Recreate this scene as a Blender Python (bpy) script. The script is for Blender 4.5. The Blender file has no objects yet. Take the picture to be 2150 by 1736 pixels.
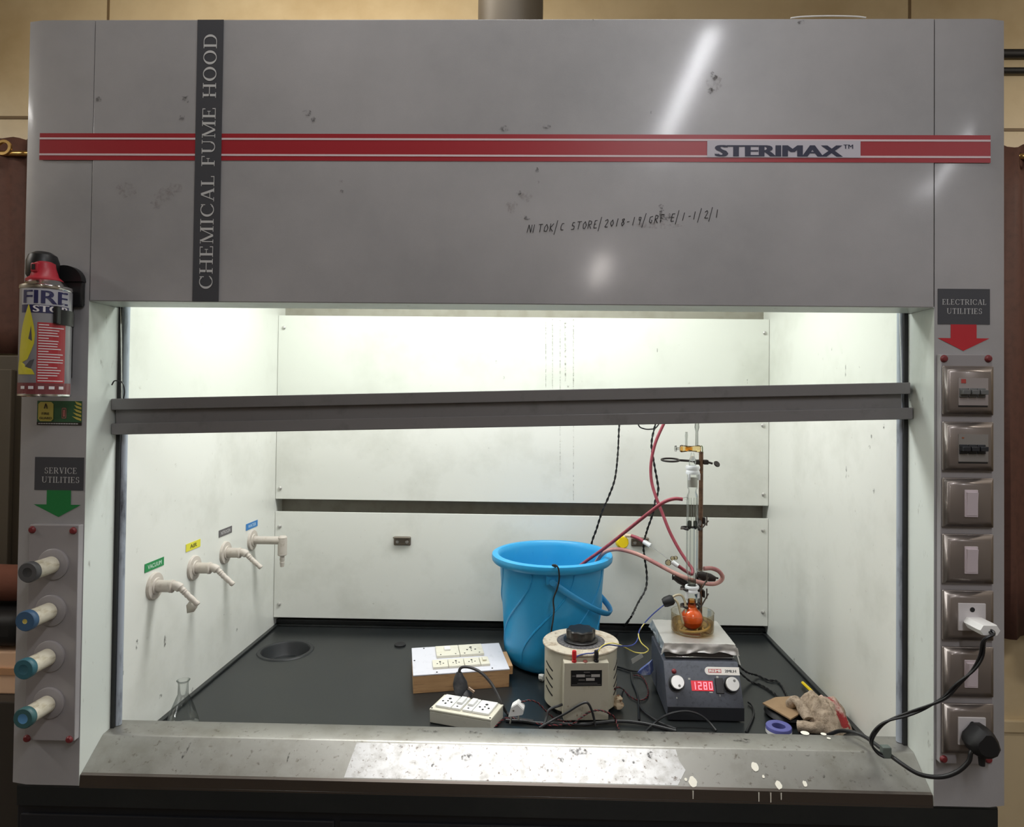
import bpy, bmesh, math, random
from mathutils import Matrix, Vector, noise
from math import pi, sin, cos, radians as R
random.seed(7)
SC = bpy.context.scene
COL = SC.collection
# ------------------------------------------------------------------ camera
IMW, IMH, FOC, CX, CY = 2150.0, 1736.0, 1390.0, 1111.73, 824.28
CAM = Vector((0.069, -1.1766, 1.5409))
_p, _y, _r = 0.0159, 0.0215, 0.0110
FWD = Vector((-sin(_y)*cos(_p), cos(_y)*cos(_p), sin(_p)))
_r0 = Vector((cos(_y), sin(_y), 0)); _u0 = _r0.cross(FWD)
RGT = cos(_r)*_r0 + sin(_r)*_u0
UPV = -sin(_r)*_r0 + cos(_r)*_u0
cam = bpy.data.cameras.new('camera'); camo = bpy.data.objects.new('camera', cam); COL.objects.link(camo)
cam.sensor_fit = 'HORIZONTAL'; cam.sensor_width = 36.0; cam.lens = FOC*36/IMW
cam.shift_x = (IMW/2-CX)/IMW; cam.shift_y = (CY-IMH/2)/IMW
cam.clip_start = 0.02; cam.clip_end = 60
m3 = Matrix((RGT, UPV, -FWD)).transposed()
camo.matrix_world = Matrix.Translation(CAM) @ m3.to_4x4()
SC.camera = camo
def at(x, y, ax, val):
    """world point seen at photograph pixel (x, y) on the plane axis=val"""
    d = FWD + RGT*((x-CX)/FOC) - UPV*((y-CY)/FOC)
    return CAM + d*((val-CAM[ax])/d[ax])
def Y(x, y, v=0.0): return at(x, y, 1, v)
def Z(x, y, v=0.845): return at(x, y, 2, v)
def X(x, y, v=-0.754): return at(x, y, 0, v)
# ------------------------------------------------------------------ exposure, world, lamps
vs = SC.view_settings
SC.display_settings.display_device = 'sRGB'
vs.view_transform = 'Standard'; vs.look = 'None'; vs.gamma = 1.0; vs.exposure = 0.22; vs.use_curve_mapping = False
w = bpy.data.worlds.new('world'); SC.world = w; w.use_nodes = True
w.node_tree.nodes['Background'].inputs[0].default_value = (0.55, 0.5, 0.45, 1)
w.node_tree.nodes['Background'].inputs[1].default_value = 0.05
def area(name, loc, size, power, col=(1, 1, 1), rot=(0, 0, 0)):
    l = bpy.data.lights.new(name, 'AREA'); l.shape = 'RECTANGLE'; l.size, l.size_y = size; l.energy = power; l.color = col
    o = bpy.data.objects.new(name, l); o.location = loc; o.rotation_euler = rot; COL.objects.link(o); return o
area('hood_lamp', (-0.06, 0.43, 2.13), (1.15, 0.22), 12.5, (0.99, 1.0, 0.985))
area('ceiling_tube', (0.66, -1.75, 2.88), (0.06, 1.15), 15, (0.97, 0.97, 1.0))
area('ceiling_tube', (0.62, -5.5, 2.88), (0.06, 1.15), 30, (1.0, 0.93, 0.88))
area('ceiling_tube', (2.42, -2.45, 2.88), (0.06, 1.15), 14, (0.97, 0.97, 1.0))
area('ceiling_tube', (-0.05, -0.32, 2.88), (1.40, 0.16), 5.8, (1.0, 0.99, 0.97))
area('wall_fill', (-0.55, 0.30, 2.92), (1.2, 0.10), 10, (1.0, 0.91, 0.78), (R(38), 0, 0))  # unseen warm fill added to brighten the wall behind the hood
area('wall_fill', (2.5, 0.0, 2.6), (0.5, 0.10), 10, (1.0, 0.91, 0.80), (R(45), 0, 0))  # unseen fill added to brighten the wall right of the hood
area('ceiling_tube', (-2.95, -0.7, 2.88), (0.06, 1.15), 20, (1.0, 0.97, 0.93))  # unseen tube added to lift the dark things on the left
# ------------------------------------------------------------------ materials
def lin(c):
    return tuple(((v/255)/12.92 if v/255 <= .04045 else ((v/255+.055)/1.055)**2.4) for v in c[:3]) + (1.0,)
MATS = {}
def mat(name, col, rough=.5, metal=0., coat=0., noise_=None, bump=None, emit=0., spec=.5, trans=0., alpha=None, stretch=None):
    if name in MATS: return MATS[name]
    m = bpy.data.materials.new(name); m.use_nodes = True; nt = m.node_tree; N = nt.nodes; L = nt.links
    b = N['Principled BSDF']
    b.inputs['Base Color'].default_value = lin(col); b.inputs['Roughness'].default_value = rough
    b.inputs['Metallic'].default_value = metal; b.inputs['Coat Weight'].default_value = coat; b.inputs['Coat Roughness'].default_value = .115
    b.inputs['Specular IOR Level'].default_value = spec; b.inputs['Transmission Weight'].default_value = trans
    if emit: b.inputs['Emission Color'].default_value = lin(col); b.inputs['Emission Strength'].default_value = emit
    if noise_ or bump:
        tc = N.new('ShaderNodeTexCoord'); mp = N.new('ShaderNodeMapping'); L.new(tc.outputs['Object'], mp.inputs[0])
        if stretch: mp.inputs['Scale'].default_value = stretch
    for layer in ([] if not noise_ else (noise_ if isinstance(noise_, list) else [noise_])):
        sc, lo, hi, c2 = layer     # scale, ramp from, ramp to, second colour
        nz = N.new('ShaderNodeTexNoise'); nz.inputs['Scale'].default_value = sc; nz.inputs['Detail'].default_value = 6
        nz.inputs['Roughness'].default_value = .62
        L.new(mp.outputs[0], nz.inputs['Vector'])
        rp = N.new('ShaderNodeMapRange'); rp.inputs['From Min'].default_value = lo; rp.inputs['From Max'].default_value = hi
        L.new(nz.outputs['Fac'], rp.inputs['Value'])
        mx = N.new('ShaderNodeMix'); mx.data_type = 'RGBA'
        prev = b.inputs['Base Color'].links[0].from_socket if b.inputs['Base Color'].is_linked else None
        if prev: L.new(prev, mx.inputs['A'])
        else: mx.inputs['A'].default_value = lin(col)
        mx.inputs['B'].default_value = lin(c2); L.new(rp.outputs['Result'], mx.inputs['Factor'])
        L.new(mx.outputs['Result'], b.inputs['Base Color'])
    if bump:
        nz = N.new('ShaderNodeTexNoise'); nz.inputs['Scale'].default_value = bump[0]; nz.inputs['Detail'].default_value = 3
        L.new(mp.outputs[0], nz.inputs['Vector'])
        bp = N.new('ShaderNodeBump'); bp.inputs['Strength'].default_value = bump[1]; bp.inputs['Distance'].default_value = .002
        L.new(nz.outputs['Fac'], bp.inputs['Height']); L.new(bp.outputs[0], b.inputs['Normal'])
    MATS[name] = m; return m
def thin_glass(name, tint=(250, 252, 250), edge=(120, 128, 124), gloss=.9, rough=.02):
    if name in MATS: return MATS[name]
    m = bpy.data.materials.new(name); m.use_nodes = True; nt = m.node_tree; N = nt.nodes; L = nt.links
    N.remove(N['Principled BSDF']); out = N['Material Output']
    t = N.new('ShaderNodeBsdfTransparent'); g = N.new('ShaderNodeBsdfGlossy'); g.inputs['Roughness'].default_value = rough
    lw = N.new('ShaderNodeLayerWeight'); lw.inputs['Blend'].default_value = .5
    pw = N.new('ShaderNodeMath'); pw.operation = 'POWER'; pw.inputs[1].default_value = 2.2; L.new(lw.outputs['Facing'], pw.inputs[0])
    mx = N.new('ShaderNodeMix'); mx.data_type = 'RGBA'; mx.inputs['A'].default_value = lin(tint); mx.inputs['B'].default_value = lin(edge)
    L.new(pw.outputs[0], mx.inputs['Factor']); L.new(mx.outputs['Result'], t.inputs['Color'])
    fr = N.new('ShaderNodeFresnel'); fr.inputs['IOR'].default_value = 1.45
    ml = N.new('ShaderNodeMath'); ml.operation = 'MULTIPLY'; ml.inputs[1].default_value = gloss; L.new(fr.outputs[0], ml.inputs[0])
    ms = N.new('ShaderNodeMixShader'); L.new(ml.outputs[0], ms.inputs[0]); L.new(t.outputs[0], ms.inputs[1]); L.new(g.outputs[0], ms.inputs[2])
    L.new(ms.outputs[0], out.inputs[0]); MATS[name] = m; return m
def smudge(name, col, dens=.55):
    """a patchy stain: dark pigment broken up by noise, clear between"""
    m = bpy.data.materials.new(name); m.use_nodes = True; nt = m.node_tree; N = nt.nodes; L = nt.links
    b = N['Principled BSDF']; b.inputs['Base Color'].default_value = lin(col); b.inputs['Roughness'].default_value = .8
    tc = N.new('ShaderNodeTexCoord'); nz = N.new('ShaderNodeTexNoise'); nz.inputs['Scale'].default_value = 180; nz.inputs['Detail'].default_value = 4
    L.new(tc.outputs['Object'], nz.inputs['Vector'])
    mr = N.new('ShaderNodeMapRange'); mr.inputs['From Min'].default_value = .42; mr.inputs['From Max'].default_value = .75; mr.inputs['To Max'].default_value = dens
    L.new(nz.outputs['Fac'], mr.inputs['Value']); L.new(mr.outputs[0], b.inputs['Alpha']); MATS[name] = m; return m
G_PAINT = mat('grey_paint', (172, 170, 172), .38, coat=.30, bump=(700, .07), noise_=(2.5, .35, .8, (143, 143, 145)))
G_SASH = mat('grey_sash_paint', (128, 126, 127), .42, noise_=(30, .55, .9, (105, 104, 104)))
DARKSEAM = mat('seam', (40, 40, 42), .7)
WHITE_L = mat('white_liner', (231, 232, 225), .38, noise_=[(5, .50, .85, (208, 209, 200)), (60, .66, .85, (180, 178, 165))], bump=(40, .03))
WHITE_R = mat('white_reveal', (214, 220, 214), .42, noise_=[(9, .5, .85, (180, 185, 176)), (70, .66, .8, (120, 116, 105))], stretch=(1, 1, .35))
RED = mat('stripe_red', (163, 38, 48), .4)
PINKW = mat('stripe_white', (222, 200, 204), .5)
BADGE = mat('brand_plate', (196, 192, 202), .5)
NAVY = mat('brand_navy', (30, 32, 62), .5)
CHAR = mat('charcoal_strip', (66, 67, 73), .5)
LET = mat('sign_letters', (196, 196, 196), .6)
INK = mat('marker_ink', (58, 56, 58), .8)
BLACK = mat('black_plastic', (26, 26, 28), .4)
BLACKM = mat('black_rubber', (20, 20, 22), .6)
TRACKG = mat('track_grey', (168, 176, 188), .4, metal=.1, noise_=(40, .55, .75, (70, 72, 78)), stretch=(1, 1, .2))
STEEL = mat('steel', (160, 158, 153), .36, metal=.75, noise_=[(14, .45, .8, (134, 131, 122)), (90, .60, .75, (98, 90, 80))], bump=(120, .05))
STEEL_B = mat('lighter_steel', (205, 205, 205), .30, metal=.8, noise_=[(46, .44, .68, (172, 170, 167)), (130, .58, .70, (118, 108, 100))], bump=(90, .06))
STEEL_D = mat('steel_lip', (120, 112, 106), .3, metal=.9)
SLATE = mat('black_worktop', (33, 36, 37), .30, noise_=[(4, .45, .8, (43, 45, 44)), (140, .55, .8, (27, 29, 30))])
NAVYB = mat('dark_cabinet', (22, 24, 29), .5)
PLATE = mat('outlet_plate', (136, 127, 122), .35, metal=.5, coat=.3)
BOXGREY = mat('service_box_paint', (152, 148, 150), .4, coat=.2)
MAROON = mat('maroon_plastic', (120, 44, 48), .4)
PINKW2 = mat('switch_pink_white', (206, 194, 200), .45)
CREAM = mat('cream_plastic', (226, 222, 205), .4, noise_=(60, .55, .8, (205, 196, 170)))
WHITEP = mat('white_plastic', (238, 238, 236), .35)
TAUPE = mat('taupe_nozzle', (198, 190, 180), .5, noise_=(70, .55, .8, (172, 160, 146)))
BLUE = mat('bucket_blue', (44, 158, 214), .38, noise_=(6, .5, .85, (84, 178, 218)))
WOOD = mat('raw_wood', (206, 164, 118), .6, noise_=[(12, .40, .8, (170, 126, 84)), (60, .56, .75, (140, 100, 66))], stretch=(.25, .25, 3))
LAMIN = mat('white_laminate', (222, 222, 230), .35, noise_=(40, .55, .75, (200, 200, 208)))
VARG = mat('cream_enamel', (196, 190, 172), .45, noise_=[(20, .55, .8, (176, 166, 142)), (90, .64, .75, (120, 92, 62))])
VART = mat('dusty_enamel', (200, 190, 172), .5, noise_=[(45, .48, .7, (150, 130, 106)), (120, .6, .75, (96, 78, 62))])
KNOBB = mat('bakelite', (30, 28, 28), .3, noise_=(60, .5, .8, (62, 58, 56)))
DIAL = mat('dial_grey', (72, 70, 72), .5, noise_=(200, .5, .7, (130, 126, 124)))
REDP = mat('red_plastic', (200, 34, 40), .4)
HPB = mat('hotplate_body', (84, 87, 97), .5, noise_=(120, .5, .8, (56, 58, 64)))
HPS = mat('hotplate_side', (58, 60, 64), .5, noise_=(120, .5, .8, (46, 48, 52)))
FOIL = mat('foil', (228, 226, 224), .42, metal=.8, bump=(45, .6))
CHROME = mat('chrome', (215, 215, 215), .15, metal=1.)
ALU = mat('aluminium', (200, 198, 194), .35, metal=.6)
GLASS = thin_glass('glass_clear', (252, 253, 252), (200, 205, 203), .55)
GLASS_P = thin_glass('glass_pane', (250, 252, 250), (238, 242, 240), .35)
GLASS_OIL = thin_glass('glass_oily', (250, 247, 238), (212, 198, 168), .4)
OIL = thin_glass('oil', (240, 224, 186), (206, 172, 116), .6)
GLASS_Y = thin_glass('glass_yellowed', (250, 238, 205), (190, 140, 66), .9)
ORANGE = mat('orange_liquid', (255, 112, 44), .14, noise_=(40, .5, .85, (240, 84, 20)))
CLIPW = mat('white_clip', (245, 248, 252), .35)
RUST = mat('rusty_rod', (112, 84, 64), .6, metal=.4, noise_=(60, .45, .7, (70, 50, 38)))
IRON = mat('black_iron', (44, 38, 36), .55, metal=.3)
HOSE = mat('red_rubber', (152, 62, 76), .5, noise_=(50, .4, .8, (176, 92, 104)))
HOSEP = mat('faded_rubber', (205, 158, 148), .5, noise_=(12, .4, .75, (160, 92, 98)))
YEL = mat('yellow_plastic', (246, 214, 20), .4)
WBLUE = mat('blue_wire', (58, 72, 140), .45)
WYEL = mat('yellow_wire', (228, 212, 110), .45)
WRED = mat('dark_red_wire', (112, 40, 44), .5)
WGREY = mat('grey_black_cable', (36, 36, 38), .45)
PAPER = mat('grey_paper', (170, 172, 168), .7)
CARD = mat('cardboard', (158, 130, 98), .75, noise_=(30, .5, .8, (136, 110, 82)))
JUTE = mat('coarse_cloth', (178, 160, 140), .9, noise_=[(90, .45, .65, (132, 116, 98)), (14, .5, .8, (150, 132, 112))], bump=(420, .8))
JUTER = mat('red_print_cloth', (196, 168, 156), .9, noise_=[(32, .42, .52, (150, 44, 44))], bump=(420, .8))
MAUVE = mat('blue_tape', (92, 94, 158), .45)
PAINTW = mat('white_paint_drip', (240, 236, 222), .5)
WALLM = mat('cream_wall', (212, 195, 160), .35, noise_=(1.8, .42, .8, (170, 146, 104)), bump=(14, .15))
WALLD = mat('wall_joint', (120, 100, 72), .6)
ROOMW = mat('room_wall_paint', (196, 186, 166), .6)
FLOORM = mat('dark_floor_tiles', (92, 84, 76), .35, noise_=(3, .4, .8, (74, 68, 62)))
CEILM = mat('ceiling_paint', (214, 210, 200), .7)
CURT = mat('brown_curtain', (92, 60, 50), .7, noise_=(40, .45, .8, (74, 48, 40)))
BRASS = mat('brass_eyelet', (206, 172, 110), .25, metal=.9)
DUCT = mat('duct_grey', (84, 76, 64), .5)
OLIVE = mat('shade_olive', (84, 76, 64), .6)
LIMEY = mat('flame_yellow', (206, 196, 54), .45)
GREEN = mat('sign_green', (28, 122, 62), .5)
DGREEN = mat('sticker_green', (46, 88, 56), .5)
CANG = mat('can_grey', (150, 150, 156), .28, coat=.4)
CANR = mat('can_red', (176, 50, 60), .3, coat=.3)
SPECK = smudge('smudge_dark', (58, 54, 52), .85)
SPECKD = smudge('drip_brown', (96, 88, 70), .55)
SPECKB = smudge('smudge_brown', (120, 100, 84), .28)
# ------------------------------------------------------------------ mesh builder
class MB:
    def __init__(s, M=None): s.bm = bmesh.new(); s.M = M or Matrix(); s.mi = 0; s.fl = s.bm.faces.layers.int.new('flat_face')
    def add(s, vs_, fs):
        V = [s.bm.verts.new(s.M @ Vector(v)) for v in vs_]; out = []
        for f in fs:
            try:
                F = s.bm.faces.new([V[i] for i in f]); F.material_index = s.mi; out.append(F)
            except ValueError: pass
        return V, out
    def box(s, x0, x1, y0, y1, z0, z1, bev=0, seg=2):
        v = [(x, y, z) for z in (z0, z1) for y in (y0, y1) for x in (x0, x1)]
        V, F = s.add(v, [(0, 2, 3, 1), (4, 5, 7, 6), (0, 1, 5, 4), (2, 6, 7, 3), (0, 4, 6, 2), (1, 3, 7, 5)])
        if bev:
            E = list({e for f in F for e in f.edges})
            n0 = len(s.bm.faces)-6
            r = bmesh.ops.bevel(s.bm, geom=E, offset=bev, segments=seg, affect='EDGES', profile=.5)
            for f in r['faces']: f.material_index = s.mi
            ax = [s.M.to_3x3() @ Vector(a) for a in ((1, 0, 0), (0, 1, 0), (0, 0, 1))]
            for f in {f for g in r['faces'] for e in g.edges for f in e.link_faces}:   # keep the six broad faces truly flat
                f.normal_update()
                if max(abs(f.normal.dot(a)) for a in ax) > .99995: f[s.fl] = 1
        return s
    def lathe(s, prof, n=32, c=(0, 0, 0), axis=None, a0=0, a1=2*pi):
        """revolve profile [(r,h)] about the local z axis (or about AXIS) through c"""
        c = Vector(c); q = Vector((0, 0, 1)).rotation_difference(Vector(axis).normalized()) if axis is not None else None
        full = abs(a1-a0-2*pi) < 1e-6; rows = []; V = []; cnt = n if full else n+1
        for r, h in prof:
            if r < 1e-7: rows.append([len(V)]); pts = [Vector((0, 0, h))]
            else:
                rows.append(list(range(len(V), len(V)+cnt)))
                pts = [Vector((r*cos(a0+(a1-a0)*k/n), r*sin(a0+(a1-a0)*k/n), h)) for k in range(cnt)]
            V += [c + (q @ p if q else p) for p in pts]
        F = []
        for A, B in zip(rows, rows[1:]):
            for k in range(n):
                k2 = (k+1) % cnt
                if len(A) == 1 and len(B) == 1: continue
                if len(A) == 1: F.append((A[0], B[k2], B[k]))
                elif len(B) == 1: F.append((A[k], A[k2], B[0]))
                else: F.append((A[k], A[k2], B[k2], B[k]))
        s.add(V, F); return s
    def cyl(s, p0, p1, r0, r1=None, n=20):
        p0, p1 = Vector(p0), Vector(p1); h = (p1-p0).length; r1 = r0 if r1 is None else r1
        return s.lathe([(0, 0), (r0, 0), (r1, h), (0, h)], n, p0, p1-p0)
    def tube(s, pts, r, n=8, sub=6, closed=False, flat=None, caps=True):
        P = smooth(pts, sub, closed); s.sweep(P, r, n, closed, flat, caps); return s
    def sweep(s, P, r, n=8, closed=False, flat=None, caps=True):
        V = []; F = []; N = len(P); up = None
        for i in range(N):
            a = P[(i-1) % N] if (closed or i) else P[0]; b = P[(i+1) % N] if (closed or i < N-1) else P[-1]
            t = (b-a).normalized()
            if up is None: up = t.orthogonal().normalized() if flat is None else (Vector(flat) - Vector(flat).dot(t)*t).normalized()
            up = (up - up.dot(t)*t)
            up = up.normalized() if up.length > 1e-6 else t.orthogonal().normalized()
            sd = t.cross(up); rr = r[i] if isinstance(r, (list, tuple)) and len(r) == N else r
            ra, rb = (rr if isinstance(rr, tuple) else (rr, rr))
            for k in range(n): V.append(P[i] + up*(ra*cos(2*pi*k/n)) + sd*(rb*sin(2*pi*k/n)))
        for i in range(N if closed else N-1):
            j = (i+1) % N
            for k in range(n): k2 = (k+1) % n; F.append((i*n+k, i*n+k2, j*n+k2, j*n+k))
        if caps and not closed: F.append(tuple(range(n))[::-1]); F.append(tuple((N-1)*n+k for k in range(n)))
        s.add(V, F); return s
    def prism(s, poly, h0, h1, M=None):
        """extrude a 2-d polygon between two heights of the local frame M"""
        M = M or Matrix(); n = len(poly)
        V = [M @ Vector((x, y, h)) for h in (h0, h1) for x, y in poly]
        F = [tuple(range(n))[::-1], tuple(range(n, 2*n))] + [(k, (k+1) % n, n+(k+1) % n, n+k) for k in range(n)]
        s.add(V, F); return s
    def flats(s, polys, M):
        for p in polys: s.add([M @ Vector((q_[0], q_[1], q_[2] if len(q_) > 2 else 0)) for q_ in p], [tuple(range(len(p)))])
        return s
    def warp(s, f):
        for v in s.bm.verts: v.co = f(v.co)
        return s
    def build(s, name, mats, parent=None, local=False, sharp=38, smooth_=True, recalc=True):
        bm = s.bm
        if recalc: bmesh.ops.recalc_face_normals(bm, faces=bm.faces)
        for f in bm.faces: f.smooth = smooth_ and not f[s.fl]
        for e in bm.edges:
            if len(e.link_faces) == 2 and e.calc_face_angle(0) > R(sharp): e.smooth = False
        me = bpy.data.meshes.new(name)
        if parent is not None and not local: bm.transform(world_of(parent).inverted())
        bm.to_mesh(me); bm.free()
        for m in (mats if isinstance(mats, (list, tuple)) else [mats]): me.materials.append(m)
        o = bpy.data.objects.new(name, me); COL.objects.link(o); o.parent = parent; return o
def world_of(o):
    m = o.matrix_basis.copy()
    while o.parent: o = o.parent; m = o.matrix_basis @ m
    return m
def smooth(pts, sub=6, closed=False):
    P = [Vector(p) for p in pts]; N = len(P)
    if N < 3 or sub <= 1: return P
    out = []
    for i in range(N if closed else N-1):
        p0 = P[(i-1) % N] if (closed or i) else P[0]*2-P[1]
        p1, p2 = P[i], P[(i+1) % N]
        p3 = P[(i+2) % N] if (closed or i < N-2) else P[-1]*2-P[-2]
        for k in range(sub):
            t = k/sub
            out.append(.5*((2*p1)+(p2-p0)*t+(2*p0-5*p1+4*p2-p3)*t*t+(3*p1-p0-3*p2+p3)*t**3))
    if not closed: out.append(P[-1])
    return out
def thing(name, label, cat, loc=(0, 0, 0), rz=0., group=None):
    o = bpy.data.objects.new(name, None); COL.objects.link(o); o.empty_display_size = .05
    o.location = loc; o.rotation_euler = (0, 0, rz); return tag(o, label, cat, group)
def tag(o, label, cat, group=None, kind=None):
    if label: o['label'] = label
    if cat: o['category'] = cat
    if group: o['group'] = group
    if kind: o['kind'] = kind
    return o
def struct(o): o['kind'] = 'structure'; return o
def dup(root, loc, label=None, rz=None):
    r = root.copy(); COL.objects.link(r); r.location = loc
    if rz is not None: r.rotation_euler = (0, 0, rz)
    if label: r['label'] = label
    for ch in [c for c in COL.objects if c.parent == root]:
        c = ch.copy(); COL.objects.link(c); c.parent = r
        for g in [d for d in COL.objects if d.parent == ch]:
            e = g.copy(); COL.objects.link(e); e.parent = c
    return r
def front(y=0.):   # local (u, v) -> (X, Z) on a plane facing the room at depth y; +w towards the room
    return Matrix(((1, 0, 0, 0), (0, 0, -1, y), (0, 1, 0, 0), (0, 0, 0, 1)))
# ------------------------------------------------------------------ lettering
def rect(x0, y0, x1, y1): return [(x0, y0), (x1, y0), (x1, y1), (x0, y1)]
def stroke(p, q, t):
    dx, dy = q[0]-p[0], q[1]-p[1]; l = math.hypot(dx, dy) or 1; nx, ny = -dy/l*t/2, dx/l*t/2
    return [(p[0]+nx, p[1]+ny), (p[0]-nx, p[1]-ny), (q[0]-nx, q[1]-ny), (q[0]+nx, q[1]+ny)]
def arc(cx, cy, rox, roy, rix, riy, a0, a1, n=14):
    out = []
    for k in range(n):
        a, b = R(a0+(a1-a0)*k/n), R(a0+(a1-a0)*(k+1)/n)
        out.append([(cx+rox*cos(a), cy+roy*sin(a)), (cx+rox*cos(b), cy+roy*sin(b)), (cx+rix*cos(b), cy+riy*sin(b)), (cx+rix*cos(a), cy+riy*sin(a))])
    return out
TH, TN, SF = .135, .05, .09
def stem(x, t=TH, y0=0., y1=1., top=True, bot=True):
    o = [rect(x, y0, x+t, y1)]
    if bot: o.append(rect(x-SF, y0, x+t+SF, y0+TN))
    if top: o.append(rect(x-SF, y1-TN, x+t+SF, y1))
    return o
def serif_glyph(c):
    s = SF
    if c == ' ': return .34, []
    if c == 'I': return TH+2*s, stem(s)
    if c == 'H': return .86, stem(s)+stem(.86-s-TH)+[rect(s, .47, .86-s, .53)]
    if c == 'E': return .68, stem(s)+[rect(s, 0, .62, TN), rect(s, .95, .6, 1), rect(s, .48, .46, .53), rect(.57, 0, .62, .24), rect(.55, .78, .6, 1), rect(.42, .38, .46, .63)]
    if c == 'F': return .62, stem(s)+[rect(s, .95, .58, 1), rect(s, .48, .46, .53), rect(.53, .76, .58, 1), rect(.42, .38, .46, .63)]
    if c == 'L': return .62, stem(s)+[rect(s, 0, .58, TN), rect(.53, 0, .58, .26)]
    if c == 'T': return .72, stem(.36-TH/2, top=False)+[rect(.04, .95, .68, 1), rect(.04, .76, .09, 1), rect(.63, .76, .68, 1)]
    if c == 'M': return 1.0, stem(s, .05)+stem(1-s-TH)+[stroke((s+.05, .98), (.48, .02), .13), stroke((.48, .02), (1-s-.09, .98), .05)]
    if c == 'A': return .8, [stroke((.12, .02), (.4, .99), .055), stroke((.42, .99), (.68, .02), .14), rect(.22, .3, .58, .35), rect(.02, 0, .26, TN), rect(.54, 0, .8, TN)]
    if c == 'V': return .78, [stroke((.13, .98), (.4, .02), .14), stroke((.4, .02), (.66, .98), .055), rect(.0, .95, .28, 1), rect(.54, .95, .78, 1)]
    if c == 'U': return .82, [rect(s, .3, s+TH, 1), rect(.66, .3, .71, 1), rect(0, .95, s+TH+s, 1), rect(.57, .95, .8, 1)]+arc((s+.71)/2, .32, .31, .33, .31-TH*.75, .27, 180, 360)
    if c == 'O': return .86, arc(.43, .5, .41, .51, .27, .455, 0, 360, 28)
    if c == 'C': return .8, arc(.44, .5, .41, .51, .28, .455, 42, 318, 24)+[rect(.7, .66, .75, .98), stroke((.72, .19), (.76, .26), .05)]
    if c == 'D': return .86, stem(s, top=True)+[rect(s, 0, .45, TN), rect(s, .95, .45, 1)]+arc(.43, .5, .38, .5, .245, .45, -90, 90, 16)
    if c == 'R': return .82, stem(s)+[rect(s, .95, .45, 1), rect(s, .46, .45, .51), stroke((.4, .48), (.7, .02), .13), rect(.6, 0, .8, TN)]+arc(.43, .73, .25, .27, .12, .22, -90, 90, 12)
    if c == 'S': return .62, arc(.3, .74, .24, .27, .13, .22, 30, 255, 14)+arc(.31, .27, .26, .28, .14, .225, -150, 82, 14)+[rect(.48, .7, .53, .97), rect(.05, .03, .1, .32)]
    return .5, []
def serif(text, size):
    x = 0; out = []
    for c in text:
        wd, polys = serif_glyph(c)
        out += [[((x+a)*size, b*size, 1.5e-5*(i % 6)) for a, b in poly] for i, poly in enumerate(polys)]
        x += wd+.1
    return out, (x-.1)*size
_font_cache = {}
def sans(text, size=1., bold=0., sx=1.):
    """polygons of TEXT in the built-in sans letterforms: cap height = size; returns (polys, width)"""
    key = text
    if key not in _font_cache:
        cu = bpy.data.curves.new('lettering', 'FONT'); cu.body = text; cu.size = 1.; cu.resolution_u = 3
        ob = bpy.data.objects.new('lettering', cu); COL.objects.link(ob)
        dg = bpy.context.evaluated_depsgraph_get(); dg.update()
        me = bpy.data.meshes.new_from_object(ob.evaluated_get(dg))
        polys = [[(me.vertices[i].co.x, me.vertices[i].co.y) for i in p.vertices] for p in me.polygons]
        bpy.data.objects.remove(ob); bpy.data.curves.remove(cu); bpy.data.meshes.remove(me); _font_cache[key] = polys
    P = _font_cache[key]
    if bold: P = [[(x, y, (i+1)*2e-5) for x, y in q_] for i, d_ in enumerate((-bold, 0, bold)) for q_ in shift(P, d_, 0)]
    if not P: return [], 0.
    xs = [v[0] for p in P for v in p]; ys = [v[1] for p in P for v in p]
    x0, y0 = min(xs), min(ys); k = size/max(1e-6, (max(ys)-y0))
    return [[((v[0]-x0)*k*sx, (v[1]-y0)*k, *v[2:]) for v in p] for p in P], (max(xs)-x0)*k*sx
def shift(polys, dx, dy): return [[(x+dx, y+dy) for x, y in p] for p in polys]
def fit(polys_w, x0, x1, y0, y1):
    polys, wd = polys_w; ys = [v[1] for p in polys for v in p]; h = max(ys)-min(ys); b = min(ys)
    return [[(x0+v[0]/wd*(x1-x0), y0+(v[1]-b)/h*(y1-y0), *v[2:]) for v in p] for p in polys]
# ================================================================== ROOM
WY = 1.10
b = MB(); b.box(-3.2, 3.6, WY, WY+.1, 0, 2.98)
b.mi = 1
for xj in (-1.477, 1.31): b.box(xj-.004, xj+.004, WY-.002, WY, 1.2, 2.98)
for zj in (2.526, 2.49): b.box(-3.2 if zj > 2.5 else 1.0, -1.0 if zj > 2.5 else 3.6, WY-.003, WY, zj-.005, zj+.005)
struct(b.build('wall_back', [WALLM, WALLD]))
b = MB(); b.box(.9, 3.6, WY-.02, WY, .46, .50, .004); b.box(.9, 3.6, WY-.012, WY, 0, .46); struct(b.build('trim_1', WALLM))
b = MB(); b.box(-3.2, 3.6, -7.2, WY, -.08, 0); struct(b.build('floor', FLOORM))
b = MB(); b.box(-3.2, 3.6, -7.2, WY, 2.98, 3.06); struct(b.build('ceiling', CEILM))
b = MB(); b.box(-3.3, -3.2, -7.2, WY, 0, 2.98); struct(b.build('wall_left', ROOMW))
b = MB(); b.box(3.6, 3.7, -7.2, WY, 0, 2.98); struct(b.build('wall_right', ROOMW))
b = MB(); b.box(-3.2, 3.6, -7.3, -7.2, 0, 2.98); struct(b.build('wall_front', ROOMW))
# two conduit pipes on the wall, right
for i, (z, lab) in enumerate(((2.742, 'thicker black pipe along the cream wall, upper of the two right of the hood'), (2.684, 'thin black pipe along the cream wall, lower of the two right of the hood'))):
    r = .014-.004*i; b = MB(); b.cyl((1.25, WY-.02, z), (3.5, WY-.02, z), r, n=12); tag(b.build('wall_pipe', BLACKM), lab, 'pipe', 'black pipes on the wall')
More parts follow.
